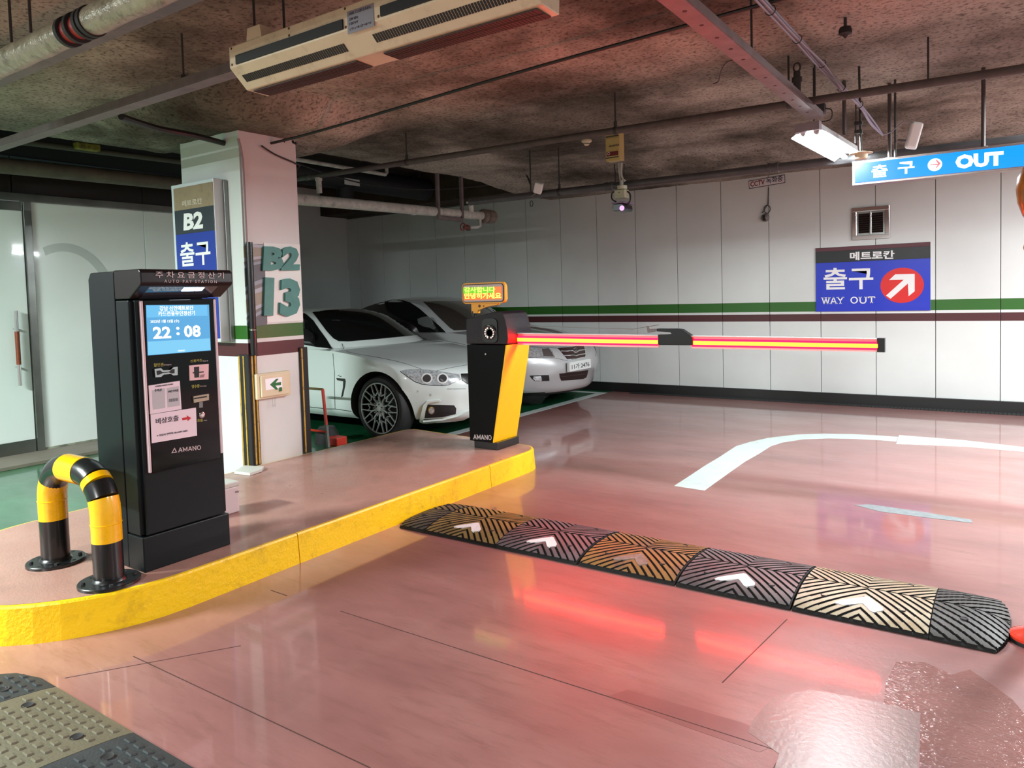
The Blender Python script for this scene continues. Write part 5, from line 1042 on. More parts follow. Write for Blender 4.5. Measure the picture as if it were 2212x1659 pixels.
# pendant heads
p = At(1826, 66, 'y', 4.6); t = thing('pendant_head', 'small black sprinkler head hanging alone from the reddish ceiling', 'sprinkler', p); b = MB(); b.cyl((p.x, 4.6, p.z), (p.x, 4.6, 3.0), .009, 8); obj('stem', b, M_rod, t); b = MB(); b.lathe([(.001, .02), (.03, .018), (.036, .0), (.036, -.018), (.018, -.025), (.001, -.045)], p, (0, 0, 1), 14); obj('head', b, M_dark, t)
p = At(1722, 212, 'y', 5.16); t = thing('upright_fitting', 'upright black pipe fitting standing beside the steel track', 'fitting', p); b = MB(); q = At(1722, 165, 'y', 5.16); b.lathe([(.024, 0), (.024, .10), (.032, .105), (.032, .135), (.022, .14), (.022, .17), (.018, .175)], (p.x, 5.16, p.z), (0, 0, 1), 12); obj('body', b, M_rod, t); b = MB(); b.tube([Vector((p.x+.022*math.cos(a*PI/5), 5.16, p.z+.20+.03*math.sin(a*PI/5))) for a in range(10)], .006, 6, closed=True); obj('cage', b, M_rod, t)
# little wire by the track
b = MB(); b.tube(catmull([At(1600, 128, 'z', 2.96), At(1572, 133, 'z', 2.95), At(1558, 152, 'z', 2.93), At(1552, 175, 'y', 5.1), At(1540, 181, 'y', 5.1)], 5), .004, 6); tag(obj('loose_wire', b, mat('brown wire', (.08, .03, .03), .5)), 'loose brown wire hooked over the hanger beside the steel track', 'wire')
# smoke detector
c = At(1267, 303, 'y', 6.55); c.z = ch(c.x, 6.55); sd = thing('smoke_detector', 'round cream smoke detector on the concrete ceiling', 'smoke detector', c); b = MB(); b.lathe([(.052, 0), (.052, -.015), (.045, -.022), (.03, -.03), (.028, -.045), (.015, -.055), (.001, -.056)], c, (0, 0, 1), 22); obj('housing', b, M_cream, sd)
b = MB(); b.lathe([(.0295, -.034), (.031, -.037), (.0285, -.040)], c, (0, 0, 1), 18, closed=True); obj('vent_ring', b, M_dark, sd)
# hanging pan tilt camera
CY_ = 6.48; pc = thing('pan_tilt_camera', 'hanging camera with a cream control box and a glowing violet lens', 'camera', At(1340, 430, 'y', CY_))
def cp_(x, y, Y=CY_): return At(x, y, 'y', Y)
a, c = cp_(1313, 350), cp_(1342, 297); b = MB(); b.box(a.x, c.x, CY_-.04, CY_+.06, a.z, ch(c.x, CY_)-.005, .004); b.box(a.x+.004, c.x-.004, CY_-.048, CY_-.04, a.z+.02, c.z-.0, .002); bx2 = obj('control_box', b, mat('yellowed cream box', rgb(196, 176, 112), .45, noise=.06, nscale=9), pc)
b = MB(); a, c = cp_(1315.5, 340), cp_(1340, 327); b.box(a.x, c.x, CY_-.051, CY_-.048, a.z, c.z); rl = obj('red_label', b, mat('dark red label', rgb(110, 30, 26), .5), bx2)
a = cp_(1320, 333.5); b = MB(); b.lathe([(.010, 0), (.014, .001), (.012, .002)], (a.x, CY_-.051, a.z), (0, -1, 0), 14, closed=True); obj('ring_mark', b, M_white, rl)
textpx('RECEIVER', (1316, 318.5), (1338, 314.5), (1316, 314.5), 'y', CY_-.0485, MATS['dark print'], bx2, bold=.02)
for yy in (298, 343.5): a = cp_(1314, yy); c = cp_(1341, yy); b = MB(); b.box(a.x, c.x, CY_-.0505, CY_-.048, a.z-.006, a.z+.004); obj('edge_strip', b, mat('dark strip', (.04, .035, .03), .5), bx2)
b = MB(); b.tube([cp_(1337, 352), cp_(1338, 375), cp_(1341, 395)], .009, 8); b.tube(catmull([cp_(1343, 352), cp_(1342, 372), cp_(1345, 385), cp_(1350, 391)], 4), .011, 8); b.cyl(cp_(1343, 389), cp_(1343, 402), .02, 12); obj('neck', b, M_pipew, pc)
for x0_, x1_ in ((1327, 1329), (1348, 1348)): b = MB(); b.tube([cp_(x0_, 354), cp_(x1_, 372), cp_(x1_, 400)], .005, 6); obj('lead', b, M_cable, pc)
b = MB(); a = cp_(1344, 404); b.lathe([(.001, .012), (.046, .012), (.048, .0), (.046, -.022), (.001, -.022)], a, (0, 0, 1), 22); obj('turntable', b, mat('pale green grey cast', rgb(196, 204, 176), .4), pc)
b = MB(); a, c = cp_(1331, 430), cp_(1354, 409); b.box(a.x, c.x, CY_-.045, CY_+.05, a.z, c.z, .008); mt = obj('motor_box', b, MATS['pale green grey cast'], pc)
a = cp_(1341.5, 416.5); b = MB(); b.lathe([(.001, .002), (.005, .001), (.006, 0)], (a.x, CY_-.045, a.z), (0, -1, 0), 8); obj('knob', b, M_dark, mt)
b = MB(); b.tube(catmull([cp_(1330, 413), cp_(1322, 418), cp_(1322, 430), cp_(1331, 436)], 5), .007, 8); b.tube(catmull([cp_(1355, 413), cp_(1361, 420), cp_(1361, 434), cp_(1354, 444)], 5), .008, 8); obj('side_arm', b, M_cable, pc)
a, c = cp_(1332, 458), cp_(1355, 441); b = MB(); b.prism([(a.x+.012, a.z), (c.x-.012, a.z), (c.x, a.z+.02), (c.x-.004, c.z-.005), (c.x-.015, c.z), (a.x+.015, c.z), (a.x+.004, c.z-.005), (a.x, a.z+.02)], 'y', CY_-.09, CY_+.12, .004); hs2 = obj('camera_head', b, M_black, pc)
a = cp_(1343.5, 449.5, CY_-.09); b = MB(); b.lathe([(.001, .001), (.024, .001), (.025, 0)], (a.x, CY_-.0905, a.z), (0, -1, 0), 22); obj('glowing_lens', b, mat('glowing violet lens', (0, 0, 0), .2, emit=(.95, .32, 1), es=1.3), hs2)
b = MB(); b.lathe([(.001, .002), (.004, .002), (.004, 0)], (a.x, CY_-.0922, a.z), (0, -1, 0), 8); obj('lens_centre', b, mat('violet grey', (.3, .08, .3), .4), hs2)
b = MB(); b.box(cp_(1331, 440).x, cp_(1357, 440).x, CY_-.10, CY_+.13, cp_(1343, 441).z, cp_(1343, 438).z, .003); obj('sun_shield', b, mat('violet grey shield', rgb(120, 96, 124), .4), hs2)
# ------------------------------------------------------------------ cars
def cr1(P, n):
    """Catmull-Rom through tuples of numbers"""
    out = []
    for i in range(len(P)-1):
        a, b_, c, d = P[max(i-1, 0)], P[i], P[i+1], P[min(i+2, len(P)-1)]
        for k in range(n):
            t = k/n; out.append(tuple(.5*((2*q)+(r-p)*t+(2*p-5*q+4*r-s)*t*t+(3*q-p-3*r+s)*t**3) for p, q, r, s in zip(a, b_, c, d)))
    return out+[tuple(P[-1])]
def shell(stations, kf, kr, SUB=5, MJ=12, bulge=.035, zb=.18, px_=2.6, pz_=2.6):
    """closed body: stations (xc,zc,xe,ye,ze) run from under the nose over the top to under the tail; the first kf+1 and last kr+1 are the end faces"""
    R = cr1(stations, SUB); n = len(R); kF = kf*SUB; kR = n-1-kr*SUB
    V = []; F = []; G = {}
    def add(p): V.append(p); return len(V)-1
    for i, (xc, zc, xe, ye, ze) in enumerate(R):
        for j in range(-MJ, MJ+1):
            t = abs(j)/MJ; y = ye*(j/MJ)
            G[i, j] = add((xc+(xe-xc)*t**px_, y, zc+(ze-zc)*t**pz_))
    for i in range(n-1):
        for j in range(-MJ, MJ): F.append((G[i, j], G[i, j+1], G[i+1, j+1], G[i+1, j]))
    rows = kF; cols = kR-kF
    S2 = {}
    for sg in (-1, 1):
        J = sg*MJ
        for c in range(cols+1):
            for r in range(rows+1):
                if c == 0: S2[sg, c, r] = G[r, J]; continue
                if r == rows: S2[sg, c, r] = G[kF+c, J]; continue
                if c == cols: S2[sg, c, r] = G[kR+round((n-1-kR)*(1-r/rows)), J]; continue
                t = c/cols; u = r/rows
                Fp = V[G[r, J]]; Bp = V[G[kR+round((n-1-kR)*(1-u)), J]]; E = V[G[kF+c, J]]; g0 = V[G[0, J]]; g1 = V[G[n-1, J]]
                e0 = V[G[kF, J]]; e1 = V[G[kR, J]]
                Gb = (g0[0]+(g1[0]-g0[0])*t, sg*(abs(g0[1])+(.865-abs(g0[1]))*min(1, t*9) if t < .5 else .865+(abs(g1[1])-.865)*max(0, 1-(1-t)*9)), zb)
                p = [(1-t)*Fp[q]+t*Bp[q]+(1-u)*Gb[q]+u*E[q]-((1-t)*(1-u)*g0[q]+t*(1-u)*g1[q]+(1-t)*u*e0[q]+t*u*e1[q]) for q in range(3)]
                p[1] += sg*bulge*4*u*(1-u)*min(1, 6*t, 6*(1-t))
                S2[sg, c, r] = add(tuple(p))
        for c in range(cols):
            for r in range(rows):
                q = (S2[sg, c, r], S2[sg, c+1, r], S2[sg, c+1, r+1], S2[sg, c, r+1])
                F.append(q if sg < 0 else q[::-1])
    bl = [S2[-1, c, 0] for c in range(cols+1)]; br = [S2[1, c, 0] for c in range(cols+1)]
    front = [G[0, j] for j in range(-MJ, MJ+1)]; rear = [G[n-1, j] for j in range(-MJ, MJ+1)]
    loop = front+br[1:-1]+rear[::-1]+bl[1:-1][::-1]
    F.append(tuple(loop))
    return V, F
def greenhouse(st, belt, SUB=5, MJ=10, zb=.90):
    R = cr1(st, SUB); n = len(R); V = []; F = []; G = {}
    for i, (xc, zc, xe, ye, ze) in enumerate(R):
        for j in range(-MJ, MJ+1):
            t = abs(j)/MJ; V.append((xc+(xe-xc)*t**2.4, ye*(j/MJ), zc+(ze-zc)*t**3)); G[i, j] = len(V)-1
    for i in range(n-1):
        for j in range(-MJ, MJ): F.append((G[i, j], G[i, j+1], G[i+1, j+1], G[i+1, j]))
    K = 6; S2 = {}
    for sg in (-1, 1):
        for i in range(n):
            e = V[G[i, sg*MJ]]
            for k in range(K+1):
                if k == 0: S2[sg, i, k] = G[i, sg*MJ]; continue
                t = k/K; yb = belt-.02; y = abs(e[1])+(yb-abs(e[1]))*t; y += .03*math.sin(PI*t)*min(1, (e[2]-zb)/.3)
                V.append((e[0], sg*y, e[2]+(zb-e[2])*t)); S2[sg, i, k] = len(V)-1
        for i in range(n-1):
            for k in range(K): q = (S2[sg, i, k], S2[sg, i, k+1], S2[sg, i+1, k+1], S2[sg, i+1, k]); F.append(q if sg > 0 else q[::-1])
    L = [S2[-1, i, K] for i in range(n)]; Rr = [S2[1, i, K] for i in range(n)]
    f0 = [S2[-1, 0, k] for k in range(K, 0, -1)]+[G[0, j] for j in range(-MJ, MJ+1)]+[S2[1, 0, k] for k in range(1, K+1)]
    f1 = [S2[-1, n-1, k] for k in range(K, 0, -1)]+[G[n-1, j] for j in range(-MJ, MJ+1)]+[S2[1, n-1, k] for k in range(1, K+1)]
    F.append(tuple(f0)); F.append(tuple(f1)); F.append(tuple(L+Rr[::-1]))
    return V, F
class Car:
    def __init__(s, root, nose, yaw, sc_=1.0):
        s.root = root; s.M = Matrix.Translation(nose) @ Matrix.Rotation(PI-yaw, 4, 'Z') @ Matrix.Scale(sc_, 4); s.Mi = s.M.inverted()
    def w(s, p): return s.M @ Vector(p)
    def bvh(s, objs):
        V = []; F = []
        for o in objs:
            k = len(V); org = ROOT[o.name]; V += [v.co+org for v in o.data.vertices]; F += [tuple(k+i for i in p.vertices) for p in o.data.polygons]
        s.T = BVHTree.FromPolygons(V, F)
    def hit(s, x, y):
        d = (At(x, y, 'y', 8)-Vector((0, 0, EYE))).normalized(); h = s.T.ray_cast(Vector((0, 0, EYE)), d)
        return (h[0], h[1]) if h[0] is not None and h[0].length < 14 else None
    def mir(s, p): q = s.Mi @ p; q.y = -q.y; return s.M @ q
    def patch(s, name, px, m, off=.003, thick=.008, grid=16, mirror=True, label=None, par=None, hole=None):
        """panel following the body surface inside an outline"""
        pts = []; k = len(px)
        cx, cy = sum(p[0] for p in px)/k, sum(p[1] for p in px)/k
        for i in range(k):
            a, b_ = px[i], px[(i+1) % k]; L = math.hypot(a[0]-b_[0], a[1]-b_[1]); q = max(1, int(L/6))
            for t in range(q): pts.append(Vector((a[0]+(b_[0]-a[0])*t/q, a[1]+(b_[1]-a[1])*t/q)))
        nb = len(pts); xs = [p[0] for p in px]; ys = [p[1] for p in px]; st = max(max(xs)-min(xs), max(ys)-min(ys))/grid
        y = min(ys)+st/2
        while y < max(ys):
            x = min(xs)+st/2
            while x < max(xs):
                if inpoly(x, y, px): pts.append(Vector((x, y)))
                x += st
            y += st
        r = geometry.delaunay_2d_cdt(pts, [(i, (i+1) % nb) for i in range(nb)], [], 1, 1e-4)
        P2, _, F2 = r[0], r[1], r[2]; P3 = []
        for p in P2:
            x, y = p; h = s.hit(x, y); t = 0
            while h is None and t < 40: x += (cx-x)*.05; y += (cy-y)*.05; t += 1; h = s.hit(x, y)
            if h is None: return None
            P3.append(h)
        out = None
        for mi in ((0, 1) if mirror else (0,)):
            mb = MB(); A = []; B = []
            for p, n in P3:
                if n.dot(p-Vector((0, 0, EYE))) > 0: n = -n
                a = p+n*off; c = p-n*thick
                if mi: a, c = s.mir(a), s.mir(c)
                A.append(mb.b.verts.new(a)); B.append(mb.b.verts.new(c))
            ed = {}
            for f in F2:
                q = mb.face([A[i] for i in f])
                if q: q.smooth = True
                for i in range(len(f)): ed[(f[i], f[(i+1) % len(f)])] = 1
            for (a, c) in ed:
                if (c, a) not in ed: mb.face([A[a], B[a], B[c], A[c]])
            o = obj(name, mb, m, par if (par and not mi) else s.root, label=label)
            if out is None: out = o
        return out
    def line(s, name, px, m, r=.0025, mirror=True, dense=8):
        pts = []
        for i in range(len(px)-1):
            a, c = px[i], px[i+1]; q = max(1, int(math.hypot(a[0]-c[0], a[1]-c[1])/dense))
            for t in range(q): pts.append((a[0]+(c[0]-a[0])*t/q, a[1]+(c[1]-a[1])*t/q))
        pts.append(px[-1]); P = [h[0] for h in (s.hit(*p) for p in pts) if h]
        if len(P) < 2: return
        for mi in ((0, 1) if mirror else (0,)):
            mb = MB(); mb.tube([s.mir(p) for p in P] if mi else P, r, 6); obj(name, mb, m, s.root)
def inpoly(x, y, P):
    c = False; n = len(P)
    for i in range(n):
        (x1, y1), (x2, y2) = P[i], P[(i+1) % n]
        if (y1 > y) != (y2 > y) and x < (x2-x1)*(y-y1)/(y2-y1)+x1: c = not c
    return c
def body_mesh(car, name, V, F, mats, arches, label=None):
    me = bpy.data.meshes.new(name); org = ROOT[car.root.name]
    me.from_pydata([tuple(car.M @ Vector(v)) for v in V], [], F); me.validate(); me.update()
    bm = bmesh.new(); bm.from_mesh(me); bmesh.ops.remove_doubles(bm, verts=bm.verts, dist=1e-5); bmesh.ops.recalc_face_normals(bm, faces=bm.faces)
    for f in bm.faces: f.smooth = True; f.material_index = 1 if f.normal.z < -.8 and f.calc_center_median().z < .4 else 0
    bm.to_mesh(me); bm.free()
    for m in mats: me.materials.append(m)
    o = bpy.data.objects.new(name, me); COL.objects.link(o)
    for (ax, r, z, yi) in arches:
        for sg in (-1, 1):
            mb = MB(); mb.mi = 1; mb.tube([car.w((ax, sg*yi, z)), car.w((ax, sg*1.2, z))], r, 44)
            cm = bpy.data.meshes.new('c'); bmesh.ops.recalc_face_normals(mb.b, faces=mb.b.faces); mb.b.to_mesh(cm); mb.b.free()
            for m in mats: cm.materials.append(m)
            co = bpy.data.objects.new('c', cm); COL.objects.link(co)
            md = o.modifiers.new('b', 'BOOLEAN'); md.object = co; md.operation = 'DIFFERENCE'; md.solver = 'EXACT'
            dg = bpy.context.evaluated_depsgraph_get(); dg.update(); nm = bpy.data.meshes.new_from_object(o.evaluated_get(dg)); o.modifiers.clear(); o.data = nm; bpy.data.objects.remove(co)
    me = o.data; me.name = name
    try: me.set_sharp_from_angle(angle=math.radians(38))
    except Exception: pass
    o.parent = car.root; ROOT[o.name] = org; me.transform(Matrix.Translation(-org))
    if label: o['label'] = label
    return o
def wheel(car, ax, sg, r, rimr, style, rim_m):
    o = Vector(car.w((ax, sg*.905, r))); axv = (car.M.to_3x3() @ Vector((0, sg, 0))).normalized(); wd = .21
    mb = MB(); mb.lathe([(rimr, -wd), (rimr+.012, -wd-.002), (r-.02, -wd), (r-.004, -wd+.02), (r, -wd+.05), (r, -.05), (r-.004, -.02), (r-.02, 0), (rimr+.012, .004), (rimr-.002, -.004)], o, axv, 40, closed=True)
    wh = obj('wheel', mb, mat('tyre rubber', (.014, .014, .015), .65), car.root)
    mb = MB(); mb.lathe([(rimr, .0), (rimr+.003, .006), (rimr-.006, .008), (rimr-.014, .002), (rimr-.02, -.03), (rimr-.028, -wd+.02), (.001, -wd+.02)], o, axv, 40); obj('rim_barrel', mb, mat('dark rim barrel', (.03, .032, .033), .4, .8), wh)
    u = axv.orthogonal().normalized(); u = Vector((0, 0, 1)); u = (u-axv*u.dot(axv)).normalized(); v = axv.cross(u)
    def P(rr, a, h): return o+axv*h+(u*math.cos(a)+v*math.sin(a))*rr
    mb = MB(); ro = rimr-.008
    def bar(a0, r0, a1, r1, wd_, h0=.0, h1=.002):
        p, q = P(r0, a0, h0-.02), P(r1, a1, h1-.006); d = (q-p).normalized(); sx = axv.cross(d).normalized()*wd_/2
        mb.slab([p-sx, p+sx, q+sx*.8, q-sx*.8], axv, .014)
    if style == 'mesh':
        N_ = 10
        for k in range(N_):
            a = 2*PI*k/N_; st = PI/N_
            bar(a, .05, a, .125, .020); bar(a, .12, a-st*.68, ro, .012); bar(a, .12, a+st*.68, ro, .012); bar(a-st*.3, .185, a-st*1.0, .135, .010); bar(a+st*.3, .185, a+st*1.0, .135, .010)
            bar(a+st, .05, a+st, .088, .012)
        mb.lathe([(ro+.004, -.004), (ro+.004, .009), (ro-.006, .009), (ro-.008, -.006)], o, axv, 40, closed=True)
    else:
        for k in range(5):
            a = 2*PI*k/5
            for s_ in (-.12, .12): bar(a+s_*.6, .04, a+s_, ro, .035)
    mb.lathe([(.001, .004), (.045, .004), (.062, -.004), (.066, -.02)], o, axv, 24)
    obj('spokes', mb, rim_m, wh)
    mb = MB(); mb.lathe([(.001, .010), (.026, .009), (.030, .004)], o, axv, 20); obj('hub_cap', mb, mat('white hub cap', rgb(200, 206, 205), .3, .3), wh)
    mb = MB()
    for k in range(5): mb.lathe([(.001, .006), (.007, .006), (.008, .0)], P(.043, 2*PI*k/5, .004), axv, 8)
    obj('wheel_nut', mb, M_dark, wh, kind='stuff')
M_glass_dk = mat('black tinted glass', (.006, .007, .007), .06, coat=1)
M_trim = mat('black car trim', (.010, .010, .011), .3)
M_gap = mat('dark panel gap', (.02, .022, .022), .7)
M_lamp = mat('headlamp glass', rgb(200, 208, 212), .18, .25, coat=1, noise=.55, nscale=45)
M_hex = mat('black mesh', (.012, .012, .012), .5)
def Q6(x, y): return (640+x/4.6075, 600+y/4.6083)
def ell(cx, cy, rx, ry, n=18): return [(cx+rx*math.cos(2*PI*k/n), cy+ry*math.sin(2*PI*k/n)) for k in range(n)]
# white coupe
wc = thing('white_coupe', 'white two door coupe with lattice wheels parked behind the barrier cabinet', 'car', (-7.0, 6.4, 0))
W = Car(wc, Vector((-4.64, 6.35, 0)), math.radians(1.0))
M_wp = mat('white car paint', rgb(226, 236, 234), .22, coat=1, spec=.5)
st = [(.14, .18, .70, .80, .18), (.06, .24, .58, .865, .24), (.03, .38, .50, .885, .38), (.0, .52, .47, .89, .55), (.05, .66, .50, .895, .70), (.17, .745, .62, .893, .78),
      (.42, .80, .82, .90, .83), (.80, .865, 1.05, .905, .870), (1.15, .92, 1.32, .905, .905), (1.50, .955, 1.60, .90, .925), (2.2, .95, 2.2, .905, .935), (3.1, .95, 3.1, .905, .95), (3.8, .99, 3.75, .90, .985), (4.3, 1.0, 4.15, .86, .98), (4.58, .97, 4.38, .80, .93),
      (4.62, .82, 4.42, .81, .82), (4.64, .62, 4.44, .83, .62), (4.60, .40, 4.42, .83, .40), (4.52, .28, 4.38, .82, .28), (4.44, .18, 4.34, .80, .18)]
V, F = shell(st, 5, 5, bulge=.030, zb=.20)
WB = .795
bd = body_mesh(W, 'body', V, F, [M_wp, M_dark], [(WB, .382, .345, .60), (WB+2.81, .382, .345, .60)], 'white painted lower body')
V, F = greenhouse([(1.30, .925, 1.66, .80, .915), (1.62, 1.09, 1.86, .745, 1.06), (2.00, 1.265, 2.14, .675, 1.225), (2.28, 1.345, 2.36, .635, 1.295), (2.62, 1.378, 2.66, .612, 1.325), (3.0, 1.365, 3.0, .60, 1.31), (3.45, 1.285, 3.40, .595, 1.23), (3.85, 1.16, 3.75, .62, 1.10), (4.15, 1.02, 4.0, .66, .97)], .885)
cbn = body_mesh(W, 'roof', V, F, [M_wp, M_dark], [], 'white roof and pillars')
W.bvh([bd, cbn])
for ax in (WB, WB+2.81):
    for sg in (-1, 1): wheel(W, ax, -sg, .338, .272, 'mesh', mat('satin silver alloy', rgb(176, 182, 182), .35, .35))
for o in ():
    pass
W.patch('windscreen', [Q6(*p) for p in ((160, 345), (300, 327), (450, 316), (680, 303), (890, 303), (1060, 368), (1220, 455), (1330, 520), (1390, 553), (1150, 577), (800, 612), (520, 635), (420, 632), (370, 605), (300, 530), (222, 425))], M_glass_dk, mirror=False, off=.006, grid=44)
W.patch('side_window', [Q6(*p) for p in ((40, 352), (72, 352), (105, 372), (170, 430), (232, 520), (300, 612), (358, 708), (290, 700), (200, 690), (40, 660))], M_glass_dk, off=.006, grid=26)
W.patch('door_mirror', [Q6(*p) for p in ((50, 560), (60, 540), (150, 560), (190, 590), (195, 630), (180, 672), (60, 655))], M_trim, off=.09, thick=.02)
W.patch('headlamp', [Q6(*p) for p in ((1035, 933), (1100, 917), (1200, 912), (1290, 916), (1400, 930), (1520, 950), (1620, 966), (1635, 1012), (1585, 1032), (1520, 1065), (1460, 1073), (1330, 1068), (1250, 1058), (1180, 1033), (1105, 982))], M_lamp, off=.004, grid=20)
for cx in (1300, 1456):
    W.patch('lamp_ring', ell(*Q6(cx, 1003), 56/4.6, 52/4.6), M_whitep, off=.006, thick=0, grid=6); W.patch('lamp_projector', ell(*Q6(cx, 1003), 40/4.6, 37/4.6), mat('dark projector glass', (.05, .055, .06), .05, coat=1), off=.009, thick=0, grid=6)
W.line('lamp_edge', [Q6(*p) for p in ((1035, 933), (1105, 982), (1180, 1033), (1250, 1058), (1330, 1068), (1460, 1073), (1520, 1065), (1585, 1032), (1635, 1012))], M_trim, .005)
W.line('brow_line', [Q6(*p) for p in ((1035, 933), (1100, 917), (1200, 912), (1290, 916), (1400, 930), (1520, 950), (1620, 966))], M_trim, .004)
W.patch('kidney_grille', [Q6(*p) for p in ((1638, 958), (1700, 955), (1760, 960), (1760, 1075), (1700, 1055), (1650, 1020))], M_trim, off=.008)
W.patch('fog_intake', [Q6(*p) for p in ((1308, 1263), (1440, 1265), (1570, 1269), (1592, 1300), (1587, 1355), (1520, 1372), (1450, 1386), (1276, 1396), (1286, 1330))], M_hex, off=.003)
fl = Q6(1345, 1320); W.patch('fog_lamp', ell(*fl, 33/4.6, 38/4.6), M_chrome, off=.006, grid=6); W.patch('fog_lens', ell(*fl, 24/4.6, 28/4.6), M_lamp, off=.010, grid=6)
for k in range(4):
    y0 = 1300+k*20; W.line('mesh_bar', [Q6(1420, y0+6), Q6(1580, y0-2)], mat('dark grey bar', (.05, .05, .052), .5), .003)
W.patch('bumper_blade', [Q6(*p) for p in ((1215, 1480), (1218, 1440), (1262, 1262), (1300, 1222), (1420, 1208), (1440, 1222), (1320, 1240), (1286, 1272), (1262, 1418), (1450, 1402), (1600, 1368), (1700, 1318), (1716, 1330), (1716, 1372), (1600, 1430), (1400, 1466))], M_wp, off=.022, thick=.02, grid=20)
W.patch('side_vent', [Q6(*p) for p in ((398, 998), (486, 1004), (493, 1030), (488, 1075), (466, 1180), (446, 1192), (466, 1090), (468, 1030), (408, 1020))], M_trim, off=.002)
W.line('door_gap', [Q6(*p) for p in ((360, 712), (370, 800), (373, 870), (380, 930), (380, 1100), (388, 1306))], M_gap, .004)
W.line('bonnet_gap', [Q6(*p) for p in ((455, 655), (468, 700), (510, 738), (600, 758), (800, 790), (1000, 832), (1130, 868), (1262, 916))], M_gap, .003)
W.line('bonnet_crease', [Q6(*p) for p in ((1390, 928), (1540, 895), (1700, 868))], M_gap, .0025)
W.line('sill_gap', [Q6(*p) for p in ((40, 1270), (130, 1285), (300, 1305), (388, 1306), (550, 1330))], M_gap, .004)
W.line('bumper_gap', [Q6(*p) for p in ((900, 945), (940, 990))], M_gap, .002)
W.line('bumper_crease', [Q6(*p) for p in ((1500, 1108), (1690, 1106))], M_gap, .0025)
for p in ((1338, 1164), (1210, 1130)): W.patch('parking_sensor', ell(*Q6(*p), 2.2, 2.4, 10), mat('sensor grey', rgb(190, 198, 196), .3), off=.004, grid=3)
for p, q in (((414, 975), (430, 968)), ((432, 984), (450, 980))): W.line('badge', [Q6(*p), Q6(*q)], M_trim, .004)
# silver saloon
ss = thing('silver_saloon', 'silver grey saloon parked furthest back against the white panel wall', 'car', (-7.1, 8.55, 0))
S_ = Car(ss, Vector((-4.66, 8.47, 0)), math.radians(2.2), 1.01)
M_sp = mat('silver car paint', rgb(186, 188, 190), .3, .2, coat=1)
st = [(.16, .18, .62, .80, .18), (.09, .24, .52, .85, .24), (.05, .36, .44, .875, .36), (.0, .50, .40, .885, .52), (.03, .64, .42, .89, .66), (.12, .76, .50, .89, .79),
      (.34, .84, .66, .90, .86), (.80, .92, 1.0, .91, .93), (1.15, .97, 1.30, .91, .965), (1.45, 1.0, 1.55, .905, .98), (2.2, .97, 2.2, .91, .97), (3.2, .97, 3.2, .91, .99), (3.9, 1.05, 3.9, .90, 1.04), (4.4, 1.08, 4.25, .87, 1.05), (4.7, 1.05, 4.5, .82, 1.02),
      (4.76, .85, 4.55, .83, .85), (4.78, .62, 4.56, .84, .62), (4.74, .40, 4.54, .84, .40), (4.66, .28, 4.50, .82, .28), (4.56, .18, 4.45, .80, .18)]
V, F = shell(st, 5, 5, bulge=.030, zb=.20)
bd = body_mesh(S_, 'body', V, F, [M_sp, M_dark], [(.93, .365, .335, .60), (.93+2.73, .365, .335, .60)], 'silver painted lower body')
V, F = greenhouse([(1.28, .96, 1.60, .81, .95), (1.62, 1.14, 1.84, .76, 1.11), (1.98, 1.32, 2.10, .70, 1.275), (2.28, 1.42, 2.34, .655, 1.37), (2.65, 1.468, 2.68, .632, 1.41), (3.1, 1.462, 3.1, .62, 1.40), (3.55, 1.385, 3.5, .62, 1.33), (3.95, 1.25, 3.88, .65, 1.20), (4.25, 1.11, 4.15, .70, 1.06)], .89)
cbn = body_mesh(S_, 'roof', V, F, [M_sp, M_dark], [], 'silver roof and pillars')
S_.bvh([bd, cbn])
for ax in (.93, .93+2.73):
    for sg in (-1, 1): wheel(S_, ax, sg, .325, .215, 'five', mat('dull alloy', rgb(120, 124, 126), .4, .8))
def Q2(x, y): return (1080+x/8.85, 700+y/8.85)
S_.patch('headlamp', [Q2(*p) for p in ((330, 415), (545, 438), (930, 460), (1000, 530), (1045, 632), (545, 642), (330, 640))], mat('clear headlamp glass', rgb(205, 208, 212), .08, .5, coat=1, noise=.5, nscale=50), off=.004, grid=16)
S_.patch('indicator_lamp', [Q2(*p) for p in ((800, 480), (925, 470), (985, 540), (1025, 620), (830, 615))], mat('smoked lamp glass', (.09, .075, .075), .1, coat=1), off=.007, thick=.0, grid=8)
S_.line('lamp_edge', [Q2(*p) for p in ((545, 642), (1045, 632), (1000, 530), (930, 460), (545, 438))], M_trim, .005)
gp = [(1098, 462), (1165, 462), (1345, 445), (1460, 425), (1600, 408), (1625, 520), (1632, 600), (1615, 642), (1450, 672), (1300, 690), (1240, 622), (1165, 530)]
S_.patch('grille', [Q2(*p) for p in gp], mat('black red grille', (.030, .008, .008), .3, coat=.5), off=.004, mirror=False, grid=10)
for q in (((1160, 518), (1280, 520), (1380, 508), (1450, 545), (1510, 505), (1622, 488)), ((1215, 602), (1330, 600), (1400, 592), (1450, 610), (1500, 588), (1628, 568)), ((1285, 682), (1450, 665), (1622, 632))): S_.line('grille_bar', [Q2(*p) for p in q], M_chrome, .009, mirror=False, dense=3)
S_.line('emblem', [Q2(*p) for p in ell(1443, 505, 50, 46, 14)+[(1493, 505)]], M_chrome, .005, mirror=False, dense=2)
for q in (((1425, 475), (1430, 540)), ((1465, 470), (1460, 535)), ((1428, 515), (1462, 498))): S_.line('emblem', [Q2(*p) for p in q], M_chrome, .005, mirror=False, dense=2)
S_.patch('lower_intake', [Q2(*p) for p in ((1132, 948), (1250, 935), (1450, 912), (1688, 878), (1670, 960), (1648, 1020), (1590, 1048), (1400, 1068), (1172, 1082), (1142, 1020))], mat('black red intake', (.022, .010, .010), .5), off=.003, mirror=False, grid=12)
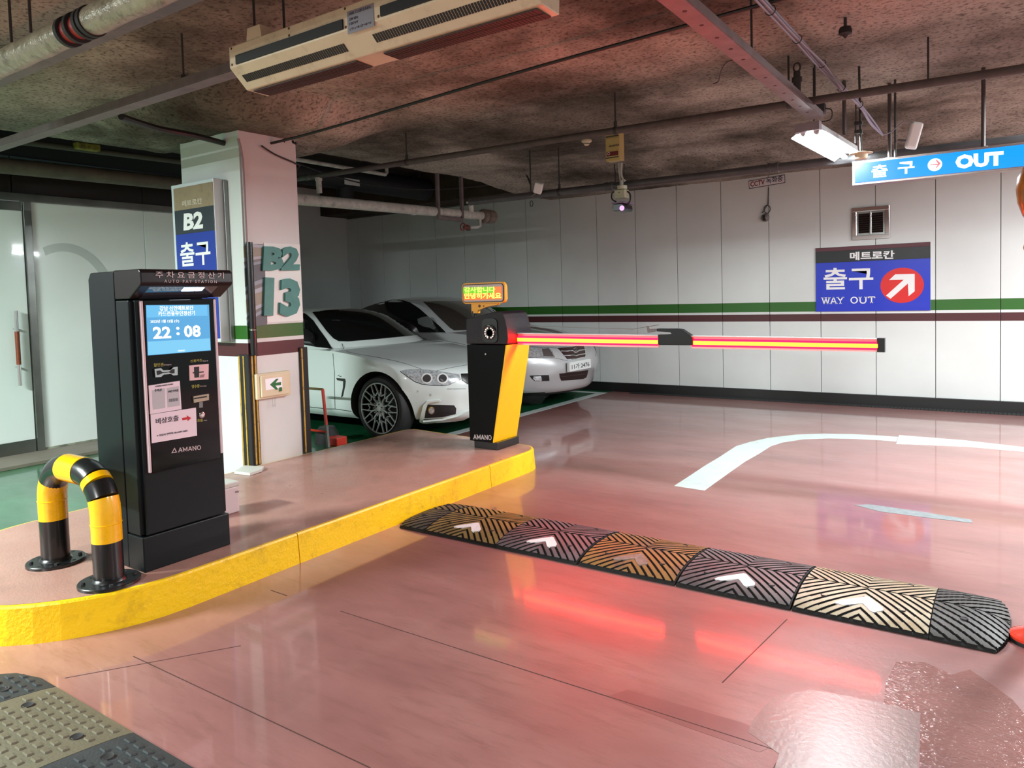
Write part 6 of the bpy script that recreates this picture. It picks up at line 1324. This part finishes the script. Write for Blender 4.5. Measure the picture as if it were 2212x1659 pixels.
for q in (((1150, 1010), (1350, 985), (1665, 948)),): S_.line('intake_bar', [Q2(*p) for p in q], mat('dull bar', (.05, .025, .025), .5), .005, mirror=False)
S_.patch('fog_surround', [Q2(*p) for p in ((562, 985), (750, 978), (932, 974), (942, 1030), (944, 1085), (800, 1090), (660, 1088), (600, 1040))], M_hex, off=.003, grid=10)
S_.patch('fog_lamp', [Q2(*p) for p in ((640, 1000), (780, 992), (795, 1040), (795, 1082), (670, 1080), (632, 1040))], MATS['clear headlamp glass'], off=.007, thick=0, grid=6)
S_.line('bonnet_gap', [Q2(*p) for p in ((545, 425), (800, 440), (930, 452), (1095, 462), (1165, 455), (1300, 445), (1345, 442))], M_gap, .003)
S_.line('bumper_crease', [Q2(*p) for p in ((545, 662), (1045, 648), (1100, 660), (1290, 705))], M_gap, .0025)
S_.patch('windscreen', [Q6(*p) for p in ((1262, 240), (1400, 236), (1690, 236), (1900, 250), (2120, 360), (2250, 460), (2000, 500), (1690, 522), (1570, 525), (1530, 500), (1420, 395), (1330, 305))], mat('smoky windscreen', (.045, .038, .034), .08, coat=1), mirror=False, off=.006, grid=40)
S_.patch('side_window', [Q6(*p) for p in ((545, 262), (620, 232), (760, 212), (920, 206), (1050, 225), (1140, 250), (1230, 310), (1330, 400), (1430, 485), (1488, 545), (1300, 545), (900, 545), (545, 500))], M_glass_dk, off=.006, grid=36)
S_.patch('door_mirror', [Q6(*p) for p in ((1250, 440), (1300, 425), (1345, 420), (1365, 440), (1392, 500), (1370, 520), (1320, 515), (1260, 480))], mat('mirror shell', rgb(120, 124, 124), .25, .5), off=.10, thick=.02)
# number plate
pw, phh = .52, .112
cpt = (S_.hit(1251, 789) or (Vector((-4.65, 8.3, .53)), None))[0]
axY = (S_.M.to_3x3() @ Vector((0, -1, 0))).normalized(); axX = (S_.M.to_3x3() @ Vector((-1, 0, 0))).normalized()
o_ = cpt+axX*.012; upv = Vector((0, 0, 1))
b = MB(); b.slab([o_-axY*pw/2-upv*phh/2, o_+axY*pw/2-upv*phh/2, o_+axY*pw/2+upv*phh/2, o_-axY*pw/2+upv*phh/2], axX, .012)
b.slab([o_-axY*pw/2*1.02-upv*phh*.54-axX*.03, o_+axY*pw/2*1.02-upv*phh*.54-axX*.03, o_+axY*pw/2*1.02+upv*phh*.54-axX*.03, o_-axY*pw/2*1.02+upv*phh*.54-axX*.03], axX, .031)
pl = obj('number_plate', b, mat('white number plate', rgb(226, 232, 230), .4), ss)
text('11가 2476', o_+axX*.0125-axY*pw*.42-upv*phh*.32, axY*pw*.84, upv*phh*.62, MATS['dark print'], pl, bold=.015, depth=.001)
